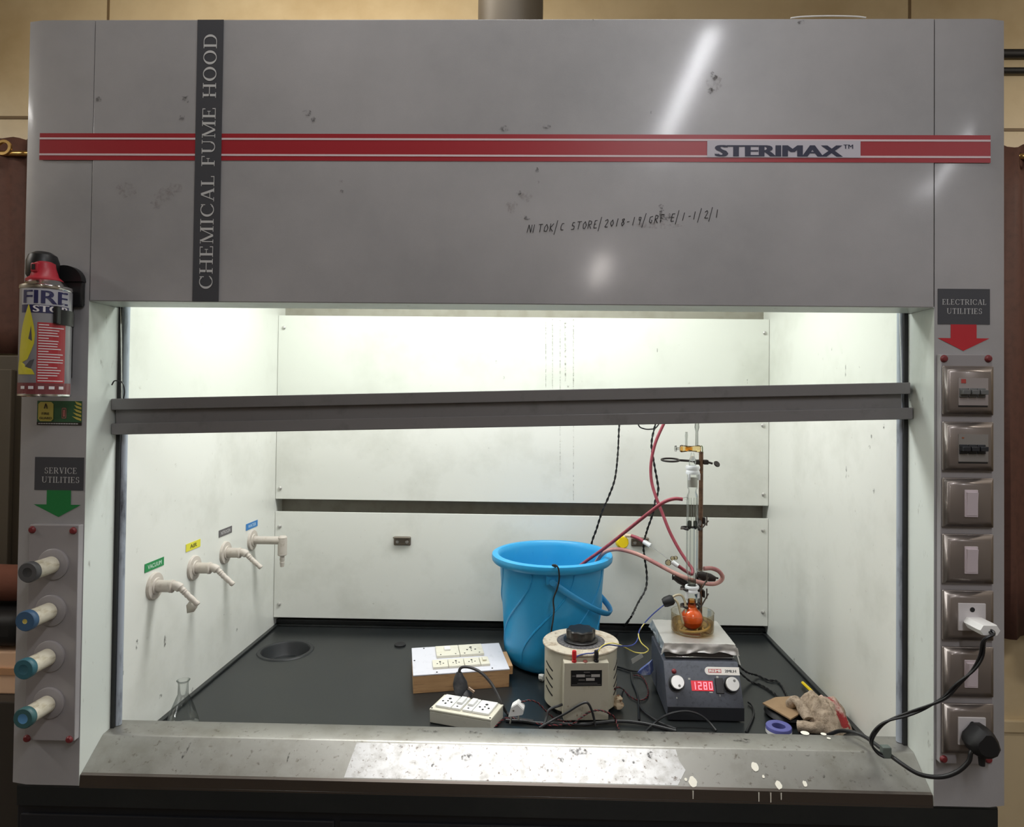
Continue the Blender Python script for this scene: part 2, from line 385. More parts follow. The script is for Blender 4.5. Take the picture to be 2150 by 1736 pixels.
# curtains on a rod
def curtain(x0, x1, z0, z1, label, ring, sag):
    root = thing('eyelet_curtain', label, 'curtain', ((x0+x1)/2, 1.02, z0), 0, 'brown curtains beside the hood')
    n = 60; b = MB(); V = []; F = []; m = 8
    for i in range(n+1):
        t = i/n; x = x0+(x1-x0)*t
        for j in range(m+1):
            u = j/m; z = z0+(z1-z0)*u - (sag*sin(pi*((x-ring)*7))**2 if j == m else 0)
            y = 1.02+.028*sin((x-ring)*2*pi/.19+1.2)*(1-.25*u)+.006*sin(x*90+u*5)
            V.append((x, y, z))
    for i in range(n):
        for j in range(m): a = i*(m+1)+j; F.append((a, a+m+1, a+m+2, a+1))
    b.add(V, F); o = b.build('curtain_cloth', CURT, root); md = o.modifiers.new('thickness', 'SOLIDIFY'); md.thickness = .003
    k = -2
    for k in range(-4, 5):
        xr = ring+k*.19
        if not (x0+.03 < xr < x1-.03): continue
        b = MB(); b.lathe([(.018, -.004), (.027, -.004), (.028, 0), (.027, .004), (.018, .004), (.017, 0), (.018, -.004)], 24, (xr, .985, z1-.055), (0, -1, .12)); b.build('eyelet', BRASS, root)
    return root
curtain(-2.5, -1.50, 1.69, 2.43, 'short brown eyelet curtain behind the left side of the hood', -1.745, .015)
curtain(1.50, 2.6, .80, 2.42, 'long brown eyelet curtain behind the right side of the hood', 1.665, .03)
b = MB(); b.cyl((-3.1, 1.022, 2.37), (3.5, 1.022, 2.37), .009, n=14); tag(b.build('curtain_rod', BRASS), 'brass curtain rod running behind the hood through the eyelets', 'curtain rod')
# left of the hood: dark box added for the shaded wall, then things glimpsed
root = thing('shade_backdrop', 'dull olive cupboard standing in for the shaded wall left of the hood', 'backdrop', (-2.0, .8, 0))
b = MB(); b.box(-2.75, -1.36, .66, 1.04, 0, 1.66, .004); b.build('backdrop_body', OLIVE, root)
b = MB(); b.box(-2.70, -1.42, .642, .658, .05, 1.62, .003); b.build('backdrop_front', OLIVE, root)
b = MB(); b.box(-2.2, -1.18, .42, .64, 0, .80, .004); tag(b.build('low_stand', mat('stand_brown', (58, 52, 46), .6)), 'dark low stand left of the hood carrying a carton', 'stand')
b = MB(); b.box(-1.75, -1.235, .46, .63, .80, .905, .004); b.mi = 1; b.box(-1.75, -1.235, .455, .46, .85, .866)
tag(b.build('carton', [mat('peach_carton', (244, 204, 170), .6), mat('carton_tape', (196, 150, 112), .5)]), 'pale peach carton peeking out left of the hood', 'box')
b = MB(); b.box(-1.72, -1.225, .45, .63, .913, 1.0, .03, 4); b.warp(lambda v: v+Vector((0, 0, .012*noise.noise(v*9))))
tag(b.build('black_bag', BLACKM), 'flat black bag lying on the peach carton', 'bag')
b = MB(); b.lathe([(0, -.25), (.03, -.25), (.045, -.22), (.048, 0), (.045, .22), (.03, .25), (0, .25)], 24, (-1.46, .54, 1.055), (1, 0, 0))
tag(b.build('bolster', mat('russet_cloth', (120, 74, 58), .9, bump=(200, .4))), 'russet rolled cushion on top of the black bag', 'cushion')
# ================================================================== FUME HOOD
W2, PI_, ZT, ZB, ZP, XS = .875, .754, 2.229, .849, 1.717, .8504
hood = thing('fume_hood', 'grey metal fume hood with bright white interior and red striped front panel', 'fume hood', (0, .5, ZB))
b = MB(); b.box(-PI_+.0012, PI_-.0012, -.0012, .02, ZP, ZT, .0012)
b.box(-PI_+.0012, PI_-.0012, .02, .075, ZP+.001, ZP+.02)
panel = b.build('front_panel', G_PAINT, hood)
b = MB(); b.box(-PI_, PI_, .0, .072, ZP-.0005, ZP+.0008); b.build('header_underside', WHITE_R, hood)
for s in (-1, 1):
    b = MB(); b.box(s*PI_-.0014, s*PI_+.0014, .002, .03, ZP+.002, ZT); b.build('seam_gap', DARKSEAM, hood)
    b = MB(); pr = [(s*PI_+s*.0004, 0), (s*XS, 0), (s*(W2+.004), .006), (s*(W2+.004), .95), (s*PI_+s*.012, .95), (s*PI_+s*.012, .06), (s*PI_+s*.0004, .06)]
    b.prism(pr, ZB, ZT); b.build('side_pillar', G_PAINT, hood)
    b = MB(); b.box(*sorted((s*PI_, s*(PI_+.0035))), .0006, .083, ZB-.002, ZP-.001); b.build('pillar_reveal', WHITE_R, hood)
    b = MB(); b.box(*sorted((s*PI_, s*(PI_+.01))), .098, .95, ZB+.001, ZT-.02); ln_ = b.build('side_liner', WHITE_L, hood)
    marks = [(287, 1352, 3, 14), (346, 1345, 3, 18), (337, 1462, 4, 6), (258, 1405, 2, 14), (497, 1322, 3, 5), (470, 1290, 2, 2), (404, 1448, 3, 6)] if s < 0 else [(1776, 776, 2, 22), (1747, 732, 2, 5), (1804, 770, 3, 3), (1777, 990, 2, 14), (1856, 893, 2, 7), (1830, 916, 2, 4), (1826, 938, 3, 4), (1668, 1385, 3, 5), (1835, 1030, 2, 6)]
    for px, py, rx, ry in marks:
        p = X(px, py, s*PI_); b = MB(); k_ = 9
        b.add([(s*(PI_-.0005), p.y+rx*.0017*cos(2*pi*k/k_)*random.uniform(.6, 1.1), p.z+ry*.0011*sin(2*pi*k/k_)*random.uniform(.6, 1.1)) for k in range(k_)], [tuple(range(k_))]); b.build('stain', SPECK, ln_, recalc=False)
    # sash track: black gasket strip and grey channel
    b = MB(); b.box(*sorted((s*.7465, s*.754)), .083, .088, .905, ZP+.3); b.mi = 1
    b.lathe([(0, 0), (.0075, 0), (.0075, ZP+.3-.912), (0, ZP+.3-.912)], 14, (s*.7475, .0955, .912)); b.build('sash_track', [BLACK, TRACKG], hood)
b = MB(); b.box(-PI_, PI_, .905, .93, ZB+.02, ZT-.02); b.build('back_liner', mat('shaded_liner', (158, 154, 142), .5, noise_=(20, .45, .8, (136, 130, 116))), hood)  # brown-grey bare liner, darkened to carry the shade in the baffle cavity
b = MB(); b.box(-PI_-.01, PI_+.01, .02, .95, ZT-.06, ZT-.03); b.box(-.66, .54, .34, .60, ZT-.095, ZT-.06); b.build('inner_roof', WHITE_L, hood)
b = MB(); b.box(-W2, W2, .02, .95, ZT-.012, ZT-.001); b.build('top_cover', G_PAINT, hood)
def baffle(z0, z1, screws, drips=()):
    b = MB(); b.box(-PI_+.001, PI_-.001, .849, .856, z0, z1, .001); b.box(-PI_+.001, PI_-.001, .856, .864, z0, z0+.003); o = b.build('baffle_panel', WHITE_L, hood)
    for px, py in screws:
        p = Y(px, py, .849); s = MB(); s.lathe([(0, .0055), (.003, .005), (.0056, .003), (.0062, 0)], 16, p+Vector((0, .0005, 0)), (0, -1, 0)); s.build('screw', ALU, o)
    for px, ya_, yb_, w_ in drips:
        p, q_ = Y(px, ya_, .849), Y(px, yb_, .849); s = MB(); s.add([(p.x-w_, .8484, p.z), (p.x+w_, .8484, p.z), (q_.x+w_*.6, .8484, q_.z), (q_.x-w_*.6, .8484, q_.z)], [(0, 1, 2, 3)]); s.build('drip_stain', SPECKD, o, recalc=False)
baffle(1.238, 1.804, [(596, 688), (1606, 699), (588, 1025), (1603, 1038), (1602, 893)], [(1146, 668, 815, .0016), (1160, 670, 815, .0016), (1176, 672, 1000, .0014), (1204, 668, 1050, .0018), (1187, 670, 800, .003), (1042, 757, 763, .003), (1058, 790, 796, .003), (1193, 808, 813, .004), (1027, 938, 945, .003), (1380, 731, 740, .0015), (1569, 796, 805, .0015)])
baffle(.8755, 1.1995, [(587, 1105), (586, 1268), (1602, 1113), (1602, 1285)])
# sub-parts of the front panel: stripe, title, brand plate, handwriting, stains
F0 = front(-.0018); F1 = front(-.0023); F2 = front(-.0028)
zs0, zs1 = 1.9724, 2.0212
b = MB(); b.flats([rect(-XS, zs0, XS, zs1)], F0); b.mi = 1
b.flats([rect(-XS, zs1-.0115, XS, zs1-.0080), rect(-XS, zs0+.0082, XS, zs0+.0117)], F1); b.build('red_stripe', [RED, PINKW], panel)
b = MB(); b.flats([rect(-.5643, ZP, -.5164, ZT-.001)], F2); b.mi = 1
pol = fit(serif('CHEMICAL FUME HOOD', .0236), 1.739, 2.2025, 0, .0245)
b.flats([[(-.5278-v[1], v[0], *v[2:]) for v in p] for p in pol], front(-.0032)); b.build('title_strip', [CHAR, LET], panel)
b = MB(); b.flats([rect(.3543, zs0+.0079, .6235, zs1-.0104)], F2); b.mi = 1
b.flats(fit(sans('STERIMAX', .0193, .055, 1.5), .3675, .5926, 1.9818, 2.0022), front(-.0032))
b.flats(fit(sans('TM', .005, .02), .5935, .6105, 1.9962, 2.0035), front(-.0032)); b.build('brand_plate', [BADGE, NAVY], panel)
HW = {'N': [[(0, 0), (.1, 1), (.5, .05), (.62, 1)]], 'I': [[(.1, 0), (.15, 1)]], 'T': [[(0, .95), (.6, 1)], [(.3, .98), (.25, 0)]], 'O': [[(.3, .95), (.05, .6), (.1, .1), (.4, .05), (.58, .5), (.4, .9), (.3, .95)]],
      'K': [[(.08, 0), (.12, 1)], [(.5, 1), (.12, .45), (.55, 0)]], '/': [[(-.02, -.5), (.18, 1.5)]], 'C': [[(.5, .9), (.2, .9), (.05, .5), (.15, .1), (.5, .1)]], 'S': [[(.45, .9), (.15, .95), (.1, .6), (.4, .45), (.4, .1), (.05, .05)]],
      'R': [[(.05, 0), (.1, 1), (.45, .9), (.4, .55), (.1, .5), (.5, 0)]], 'E': [[(.5, .98), (.1, .95), (.08, .02), (.5, .05)], [(.1, .5), (.4, .52)]], '2': [[(.05, .8), (.3, 1), (.45, .75), (.05, .05), (.55, .05)]], '0': [[(.3, .9), (.08, .5), (.25, .05), (.48, .45), (.3, .9)]],
      '1': [[(.15, 0), (.2, 1)]], '8': [[(.4, .9), (.12, .8), (.45, .3), (.25, 0), (.1, .3), (.45, .8), (.4, .9)]], '9': [[(.42, .6), (.15, .55), (.15, .9), (.42, .9), (.4, .5), (.3, -.05)]], '-': [[(.05, .45), (.4, .48)]], 'G': [[(.5, .9), (.15, .8), (.08, .25), (.35, .05), (.48, .4), (.3, .42)]],
      'F': [[(.08, 0), (.12, 1), (.5, 1)], [(.1, .55), (.4, .55)]], ' ': []}
b = MB(); x = .036; txt = 'NITOK/C STORE/2018-19/GRF E/1-1/2/1'; tot = len(txt)
for i, c in enumerate(txt):
    z = 1.8445+.030*(i/tot)**1.15; hgt = .0142 if c != '/' else .0128
    for pl in HW.get(c, []):
        pts = [(x+.0122*px+.0022*py+.0006*random.uniform(-1, 1), z+hgt*py) for px, py in pl]
        b.flats([stroke(p, q, .0013) for p, q in zip(pts, pts[1:])], F1)
    x += .0098
b.build('handwriting', INK, panel)
def blob(b, c, rx, ry, M, n=11):
    b.flats([[(c[0]+rx*cos(2*pi*k/n)*random.uniform(.55, 1.1), c[1]+ry*sin(2*pi*k/n)*random.uniform(.55, 1.1)) for k in range(n)]], M)
for px, py, rx, ry in [(645, 237, 12, 7), (660, 252, 6, 6), (717, 381, 4, 6), (718, 403, 4, 4), (1128, 359, 4, 6), (1130, 383, 3, 3), (1058, 271, 11, 6), (1146, 267, 10, 4), (1105, 458, 9, 5), (1388, 434, 6, 5), (1395, 455, 14, 12), (1496, 160, 10, 9), (1492, 192, 9, 7), (1367, 237, 2, 4), (391, 210, 10, 8), (383, 248, 8, 6), (1090, 405, 6, 5), (208, 210, 7, 6), (1683, 48, 9, 4), (1245, 46, 2, 5)]:
    b = MB(); p = Y(px, py); blob(b, (p.x, p.z), rx*.00085*1.15, ry*.00085*1.15, F1); b.build('stain', SPECK, panel)
for px, py, rx, ry in [(345, 412, 26, 18), (370, 395, 22, 14), (330, 430, 14, 14), (1075, 435, 16, 14), (1105, 412, 14, 16), (1380, 475, 60, 9), (1500, 175, 18, 20), (265, 400, 30, 20)]:
    b = MB(); p = Y(px, py); blob(b, (p.x, p.z), rx*.00085, ry*.00085, F1); b.build('stain', SPECKB, panel)
# service box and electrical box on the pillars
def rbox(x0, x1, z0, z1, name, screws):
    b = MB(); b.box(x0, x1, -.013, .0, z0, z1, .0015); o = b.build(name, BOXGREY, hood)
    for px, py in screws:
        p = Y(px, py, -.013); s = MB(); s.lathe([(0, .005), (.004, .0045), (.0062, .002), (.0066, 0)], 18, p+Vector((0, .0003, 0)), (0, -1, 0)); s.build('screw_cap', MAROON, o)
    return o
rbox(-.8445, -.7550, .934, 1.315, 'service_box', [(68, 1112), (154, 1114), (57, 1550), (146, 1552)])
rbox(.7575, .8465, .929, 1.634, 'electrical_box', [(1982, 753), (2075, 753), (1981, 1593), (2075, 1594)])
# sash rail with its glass, hung slightly askew
sash = thing('sash', 'grey sash rail hanging slightly askew across the opening of the hood', 'sash window', (0, .08, 1.528)); sash.rotation_euler = (0, R(-1.78), 0)
b = MB(); b.box(-.7525, .7495, -.016, .006, .0145, .036, .0015); b.build('upper_rail', G_SASH, sash, True)
b = MB(); b.box(-.7525, .7525, -.016, .006, -.0325, -.011, .0015); b.build('lower_rail', G_SASH, sash, True)
b = MB(); b.box(-.7495, .737, -.006, .004, -.011, .0145); b.build('recessed_web', G_SASH, sash, True)
b = MB(); b.box(-.742, .742, -.001, .003, .0365, .60); b.build('glass_pane', GLASS_P, sash, True)
b = MB(); b.tube([(-.749, -.018, .062), (-.742, -.019, .070), (-.728, -.019, .066), (-.724, -.019, .050), (-.727, -.0175, .036)], .0012, 6); b.build('wire_loop', BLACK, sash, True)
# ================================================================== WORKTOP, SILL, BASE
wt = thing('worktop', 'black stone worktop inside the hood with an oval cup sink', 'worktop', (0, .45, .81))
SX, SY, SR = -.641, .662, .064
b = MB(); n = 40; zt = .845
# top with the round sink opening
ring = [(SX+SR*cos(2*pi*k/n), SY+SR*sin(2*pi*k/n)) for k in range(n)]
sq = []
for k in range(n):
    c_, s_ = cos(2*pi*k/n), sin(2*pi*k/n); m = max(abs(c_), abs(s_)); sq.append((SX+.095*c_/m, SY+.095*s_/m))
b.add([(x, y, zt) for x, y in ring]+[(x, y, zt) for x, y in sq], [(k, (k+1) % n, n+(k+1) % n, n+k) for k in range(n)])
x0, x1, y0, y1 = -.866, .864, .0, .95
def q(xa, xb, ya, yb): b.add([(xa, ya, zt), (xb, ya, zt), (xb, yb, zt), (xa, yb, zt)], [(0, 1, 2, 3)])
q(x0, SX-.095, y0, y1); q(SX+.095, x1, y0, y1); q(SX-.095, SX+.095, y0, SY-.095); q(SX-.095, SX+.095, SY+.095, y1)
b.add([(x0, y0, .812), (x1, y0, .812), (x1, y1, .812), (x0, y1, .812), (x0, y0, zt), (x1, y0, zt), (x1, y1, zt), (x0, y1, zt)], [(3, 2, 1, 0), (0, 1, 5, 4), (1, 2, 6, 5), (2, 3, 7, 6), (3, 0, 4, 7)])
b.box(-.754, .754, .872, .905, zt, .862, .002); b.box(-.754, .754, .858, .872, zt, .851, .002)
b.box(-.754, -.742, .10, .872, zt, .851, .002); b.box(.742, .754, .10, .872, zt, .851, .002)
b.box(x0, x1, .0005, .05, zt, .8485); 
b.build('slab', SLATE, wt, recalc=False)
b = MB(); b.lathe([(SR+.012, .0), (SR+.010, .0025), (SR+.002, .0025), (SR-.001, -.002), (SR-.006, -.03), (SR-.025, -.05), (.012, -.055), (0, -.056)], 40, (SX, SY, zt)); b.build('cup_sink', mat('sink_black', (36, 38, 40), .45), wt)
p = Z(840, 1355); b = MB(); b.lathe([(.016, 0), (.016, .004), (.013, .006), (0, .006)], 24, p); b.build('hole_cap', BLACKM, wt)
sill = thing('air_foil_sill', 'scratched stainless steel sill sloping along the front of the hood opening', 'sill', (0, .05, .85))
prof = [(.0, .842), (.002, .8665), (.0065, .8690), (.060, .9075), (.0635, .9092), (.112, .9125), (.114, .9115), (.114, .85), (.110, .85), (.110, .9085), (.063, .905), (.008, .866), (.005, .842)]
def sillseg(xa, xb, k0, k1, off=0.):
    return [(x, prof[k][0], prof[k][1]+off) for x in (xa, xb) for k in (k0, k1)]
b = MB(); n = len(prof)
V = [(x, y, z) for x in (-.7535, .7535) for y, z in prof]
F = [(k, (k+1) % n, n+(k+1) % n, n+k) for k in range(n)]+[tuple(range(n))[::-1], tuple(range(n, 2*n))]
_, fs = b.add(V, F)
fs[0].material_index = 1; fs[1].material_index = 1
b.build('sill_plate', [STEEL, STEEL_D], sill)
# lighter patch of the slope between the duller ends
def slope(x, t, lift=.0004):
    y0_, z0_ = prof[2]; y1_, z1_ = prof[3]; return Vector((x, y0_+(y1_-y0_)*t-lift*.58, z0_+(z1_-z0_)*t+lift*.81))
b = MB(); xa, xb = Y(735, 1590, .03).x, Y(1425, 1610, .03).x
b.add([slope(xa-.004, .02), slope(xb-.006, .02), slope(xb+.012, .42), slope(xb+.003, .68), slope(xb, .97), slope(xa+.004, .97)], [(0, 1, 2, 3, 4, 5)]); b.build('lighter_patch', STEEL_B, sill)
b = MB()
for px, py, r_ in [(1585, 1610, 8), (1603, 1631, 3), (1635, 1649, 7), (1690, 1646, 5), (1455, 1642, 9), (1440, 1637, 3)]:
    d = FWD+RGT*((px-CX)/FOC)-UPV*((py-CY)/FOC); nrm = Vector((0, -.58, .81)); o_ = slope(0, .5); t = (o_-CAM).dot(nrm)/d.dot(nrm); c = CAM+d*t
    tt = (c.z-prof[2][1])/(prof[3][1]-prof[2][1]); tt = min(max(tt, .08), .93); n_ = 14
    b.add([slope(c.x+r_*.00085*cos(2*pi*k/n_)*random.uniform(.8, 1.1), tt+r_*.016*sin(2*pi*k/n_)*random.uniform(.8, 1.1), .0009) for k in range(n_)], [tuple(range(n_))])
for px, py, r_ in [(1690, 1540, 9), (1729, 1542, 6), (1740, 1550, 4)]:
    c = Z(px, py, .9118); b.add([(c.x+r_*.0009*cos(2*pi*k/12), c.y+r_*.0009*sin(2*pi*k/12), .913-(.114-c.y)*.06) for k in range(12)], [tuple(range(12))])
for px, h_ in [(1455, .014), (1593, .016), (1618, .017), (1640, .012)]:
    c = Y(px, 1665, 0); b.add([(c.x-.001, -.0007, .866), (c.x+.001, -.0007, .866), (c.x+.0008, -.0012, .866-h_), (c.x-.0008, -.0012, .866-h_)], [(0, 1, 2, 3)])
b.build('paint_drip', PAINTW, sill, recalc=False)
b = MB()
for px, py, rx, ry in [(395, 1570, 3, 14), (385, 1585, 3, 9), (605, 1590, 2, 12), (1180, 1596, 5, 6), (1310, 1596, 6, 5), (1330, 1601, 4, 4), (1365, 1585, 8, 8), (1728, 1630, 5, 4), (1695, 1585, 6, 3), (1790, 1640, 8, 4), (1870, 1628, 4, 5), (1240, 1580, 5, 4), (840, 1558, 5, 3), (1270, 1600, 3, 3), (1150, 1618, 3, 3), (980, 1590, 14, 9), (1215, 1578, 22, 9), (910, 1608, 5, 4)]:
    d = FWD+RGT*((px-CX)/FOC)-UPV*((py-CY)/FOC); nrm = Vector((0, -.58, .81)); t = (slope(0, .5)-CAM).dot(nrm)/d.dot(nrm); c = CAM+d*t
    tt = (c.z-prof[2][1])/(prof[3][1]-prof[2][1]); tt = min(max(tt, .1), .9); n_ = 10
    b.add([slope(c.x+rx*.00085*cos(2*pi*k/n_)*random.uniform(.6, 1.1), tt+ry*.0145*sin(2*pi*k/n_)*random.uniform(.6, 1.1), .0007) for k in range(n_)], [tuple(range(n_))])
for px, py, rx, ry in [(800, 1538, 12, 2), (905, 1536, 22, 3), (990, 1538, 14, 3), (1172, 1538, 5, 3), (1298, 1537, 6, 4), (1390, 1540, 8, 3), (1495, 1541, 8, 4), (1355, 1552, 12, 4), (1560, 1555, 20, 5)]:
    c = Z(px, py, .911); b.add([(c.x+rx*.0009*cos(2*pi*k/10)*random.uniform(.6, 1.1), c.y+ry*.0018*sin(2*pi*k/10)*random.uniform(.6, 1.1), .9132-(.112-c.y)*.064) for k in range(10)], [tuple(range(10))])
b.build('dirt_mark', SPECK, sill, recalc=False)
b = MB(); b.box(-.872, .868, .008, .93, .0, .811, .003); b.mi = 1; b.box(-.862, -.295, .003, .0085, .06, .795, .002); b.box(-.285, .285, .003, .0085, .06, .795, .002); b.box(.295, .858, .003, .0085, .06, .795, .002)
tag(b.build('base_cabinet', [NAVYB, mat('dark_cabinet_door', (26, 28, 34), .45)]), 'dark navy base cabinet under the black worktop', 'cabinet')
# ================================================================== SERVICE PILLAR (left)
def sign(name, label, cat, pts, mats, build):
    b = MB(); build(b); o = b.build(name, mats); return tag(o, label, cat)
FS = front(-.0006); FS2 = front(-.0010); FS3 = front(-.0014)
def sv(b):
    b.flats([rect(-.8466, 1.3750, -.7566, 1.4343)], FS)
    b.mi = 1
    b.flats(fit(serif('SERVICE', .011), -.8283, -.7693, 1.4048, 1.4158), FS2); b.flats(fit(serif('UTILITIES', .011), -.8330, -.7640, 1.3885, 1.3993), FS2)
    b.mi = 2; b.flats([rect(-.8237, 1.3492, -.7793, 1.3750), [(-.8473, 1.3492), (-.8014, 1.3270), (-.7611, 1.3492)]], FS)
sign('service_sign', 'charcoal sign reading service utilities over a green arrow, above the round valves', 'sign', None, [CHAR, LET, GREEN], sv)
def el(b):
    b.flats([rect(.7596, 1.6875, .8502, 1.7501)], FS); b.mi = 1
    b.flats(fit(serif('ELECTRICAL', .011), .7672, .8435, 1.7220, 1.7318), FS2); b.flats(fit(serif('UTILITIES', .011), .7752, .8365, 1.7060, 1.7158), FS2)
    b.mi = 2; b.flats([rect(.7822, 1.6633, .8271, 1.6875), [(.7595, 1.6633), (.8041, 1.6410), (.8494, 1.6633)]], FS)
sign('electrical_sign', 'charcoal sign reading electrical utilities over a red arrow, above the outlet plates', 'sign', None, [CHAR, LET, mat('arrow_red', (186, 32, 44), .45)], el)
def fs(b):
    x0, x1, z0, z1 = -.8446, -.7625, 1.4919, 1.5357
    b.flats([rect(x0, z0, x1, z1)], FS); b.mi = 1; b.flats([rect(x0, z0, x1, z0+.0055)], FS2)
    b.mi = 2; c = .004; p = [(x0+.002+c, z0+.007), (x0+.030-c, z0+.007), (x0+.030, z0+.007+c), (x0+.030, z1-.002-c), (x0+.030-c, z1-.002), (x0+.002+c, z1-.002), (x0+.002, z1-.002-c), (x0+.002, z0+.007+c)]
    b.flats([p], FS2)
    for k in range(5):      # leaf-like flame streaks on the right
        zz = z0+.008+k*.0068; b.flats([[(x1-.001, zz), (x1-.001, zz+.0042), (x1-.009, zz+.0068), (x1-.018+k*.0012, zz+.0085), (x1-.010, zz+.0030)]], FS2)
    b.mi = 1; b.flats(fit(sans('FIRE', .0045, .02), x0+.009, x0+.023, z0+.0185, z0+.0228), FS3); b.flats(fit(sans('GUARD', .004, .02), x0+.0045, x0+.0275, z0+.0105, z0+.0146), FS3)
    b.flats([stroke((x0+.0135, z1-.014), (x0+.016, z1-.005), .0016), stroke((x0+.016, z1-.005), (x0+.0185, z1-.014), .0016)], FS3)
    b.mi = 3
    xa, xb, za, zb = x0+.0455, x0+.0535, z0+.0125, z0+.0312
    b.flats([rect(xa, za, xb, za+.001), rect(xa, zb-.001, xb, zb), rect(xa, za, xa+.001, zb), rect(xb-.001, za, xb, zb), rect(xa+.0025, za+.003, xb-.0025, zb-.003)], FS2)
    b.mi = 4; b.flats([rect(x0+.003+k*.0046, z0+.0020, x0+.0068+k*.0046, z0+.0036) for k in range(16)], FS3)
sign('safety_sticker', 'small green and yellow fire safety sticker under the extinguisher', 'sticker', None, [DGREEN, mat('sticker_dark', (34, 24, 24), .5), mat('sticker_yellow', (190, 176, 84), .45), mat('sticker_pink', (196, 110, 110), .5), LET], fs)
# round service valves
VAL = [((113, 1184), 'round valve handle with a grey end, topmost of the four on the left box', (84, 84, 86), (60, 60, 62)), ((108, 1281), 'round valve handle with blue end and yellow centre, second from the top', (62, 94, 126), (196, 180, 96)),
       ((105, 1377), 'round valve handle with plain teal end, third from the top', (54, 102, 114), (50, 96, 110)), ((104, 1475), 'round valve handle with green rim and blue centre, lowest of the four', (58, 96, 98), (86, 140, 186))]
HANDLE = mat('worn_white_handle', (214, 208, 190), .5, noise_=[(40, .5, .75, (176, 164, 134)), (90, .62, .75, (120, 110, 90))], stretch=(1, 1, 3))
for i, ((px, py), lab, c1, c2) in enumerate(VAL):
    p = Y(px, py, -.013); root = thing('service_valve', lab, 'valve', p, 0, 'service valve handles')
    b = MB(); b.lathe([(.0275, 0), (.0275, .003), (.0255, .0045), (.012, .0045), (.012, .0)], 36, (0, 0, 0), (0, -1, 0)); b.build('flange', BOXGREY, root, True)
    b = MB(); rm_ = .0042 if i == 1 else .0085
    b.lathe([(.012, .0045), (.0150, .006), (.0152, .046), (.0158, .048), (.0158, .0575), (.0140, .0590), (0, .0590)], 32, (0, 0, 0), (0, -1, 0)); b.build('handle', HANDLE, root, True)
    b = MB(); b.lathe([(.0163, .049), (.0171, .050), (.0174, .0585), (.0160, .0605), (rm_, .0605)], 32, (0, 0, 0), (0, -1, 0))
    b.mi = 1; b.lathe([(rm_, .0605), (rm_*.85, .0600), (0, .0600)], 24, (0, 0, 0), (0, -1, 0)); b.build('end_cap', [mat('valve_cap_%d' % i, c1, .45), mat('valve_mark_%d' % i, c2, .5)], root, True)
# fire extinguisher on its bracket
EX, EY, ER, EZ0, EZ1 = -.7950, -.0490, .0375, 1.5440, 1.7335
br = thing('extinguisher_bracket', 'black plastic bracket holding the fire extinguisher on the left pillar', 'bracket', (-.80, 0, 1.6))
b = MB(); b.box(-.812, -.780, -.009, -.0005, 1.575, 1.72, .004)
b.box(-.826, -.760, -.010, -.0005, 1.705, 1.751, .004)  # plate top widened to stand in for the soft shadow beside the hook
b.prism([(-.826+.033+.033*cos(a*pi/14), 1.75+.029*sin(a*pi/14)) for a in range(15)], .0005, .013, front(0)); b.build('back_plate', BLACK, br)
b = MB(); b.lathe([(.0385, -.013), (.0402, -.013), (.0402, .013), (.0385, .013), (.0385, -.013)], 28, (EX, EY, 1.679), None, R(-31), R(90)); b.box(EX+.0315, EX+.0385, EY-.0265, EY-.016, 1.667, 1.697, .002); b.build('strap', BLACK, br)
b = MB(); b.lathe([(0, .024), (.012, .023), (.021, .017), (.0245, .006), (.0245, -.018), (.022, -.022), (0, -.022)], 28, (EX-.017, EY+.012, 1.773)); b.build('top_hook', BLACK, br)
ex = thing('fire_extinguisher', 'small red and grey aerosol fire extinguisher on the left pillar', 'fire extinguisher', (EX, EY, EZ0))
b = MB(); b.lathe([(0, EZ0+.004), (.030, EZ0+.002), (ER-.002, EZ0), (ER, EZ0+.003), (ER, EZ1-.008)], 44, (EX, EY, 0))
b.build('can', CANG, ex)
b = MB(); b.lathe([(ER, EZ1-.008), (ER+.0012, EZ1-.006), (ER+.0006, EZ1-.001), (ER-.003, EZ1+.001), (.028, EZ1+.008), (.019, EZ1+.012), (.016, EZ1+.012)], 40, (EX, EY, 0)); b.build('can_shoulder', CHROME, ex)
b = MB(); b.lathe([(ER-.001, EZ0+.004), (ER+.001, EZ0+.003), (ER+.0012, EZ0), (ER-.002, EZ0-.0015)], 40, (EX, EY, 0)); b.build('can_rim', CHROME, ex)
b = MB(); b.lathe([(.027, EZ1+.007), (.0275, EZ1+.011), (.021, EZ1+.017), (.0165, EZ1+.032), (.0155, EZ1+.040), (.010, EZ1+.043), (0, EZ1+.043)], 28, (EX-.004, EY, 0))
b.box(EX-.013, EX-.001, EY-.0215, EY-.010, EZ1+.022, EZ1+.038, .002); b.mi = 1; b.box(EX-.0105, EX-.0045, EY-.0222, EY-.020, EZ1+.026, EZ1+.035); b.build('actuator', [mat('actuator_red', (178, 44, 58), .4), BLACK], ex)
def wrap(polys, lift, b):
    for p in polys: b.add([(EX+(ER+lift+(q_[2] if len(q_) > 2 else 0))*sin(q_[0]/ER+.50), EY-(ER+lift+(q_[2] if len(q_) > 2 else 0))*cos(q_[0]/ER+.50), q_[1]) for q_ in p], [tuple(range(len(p)))])
def wrect(u0, v0, u1, v1, n=8): return [rect(u0+(u1-u0)*k/n, v0, u0+(u1-u0)*(k+1)/n, v1) for k in range(n)]
b = MB(); lb = .0003
wrap(wrect(-.034, 1.6975, .043, 1.7245, 14), lb, b)                       # pale band behind FIRE
b.mi = 1; wrap(wrect(-.034, 1.6840, .043, 1.6973, 14), lb, b)            # dark band behind STOP
b.mi = 2; wrap(wrect(-.006, 1.566, .036, 1.668, 10), lb, b)             # red text block
b.mi = 6; wrap(wrect(-.055, 1.5452, .055, 1.566, 16), lb, b)
b.mi = 3
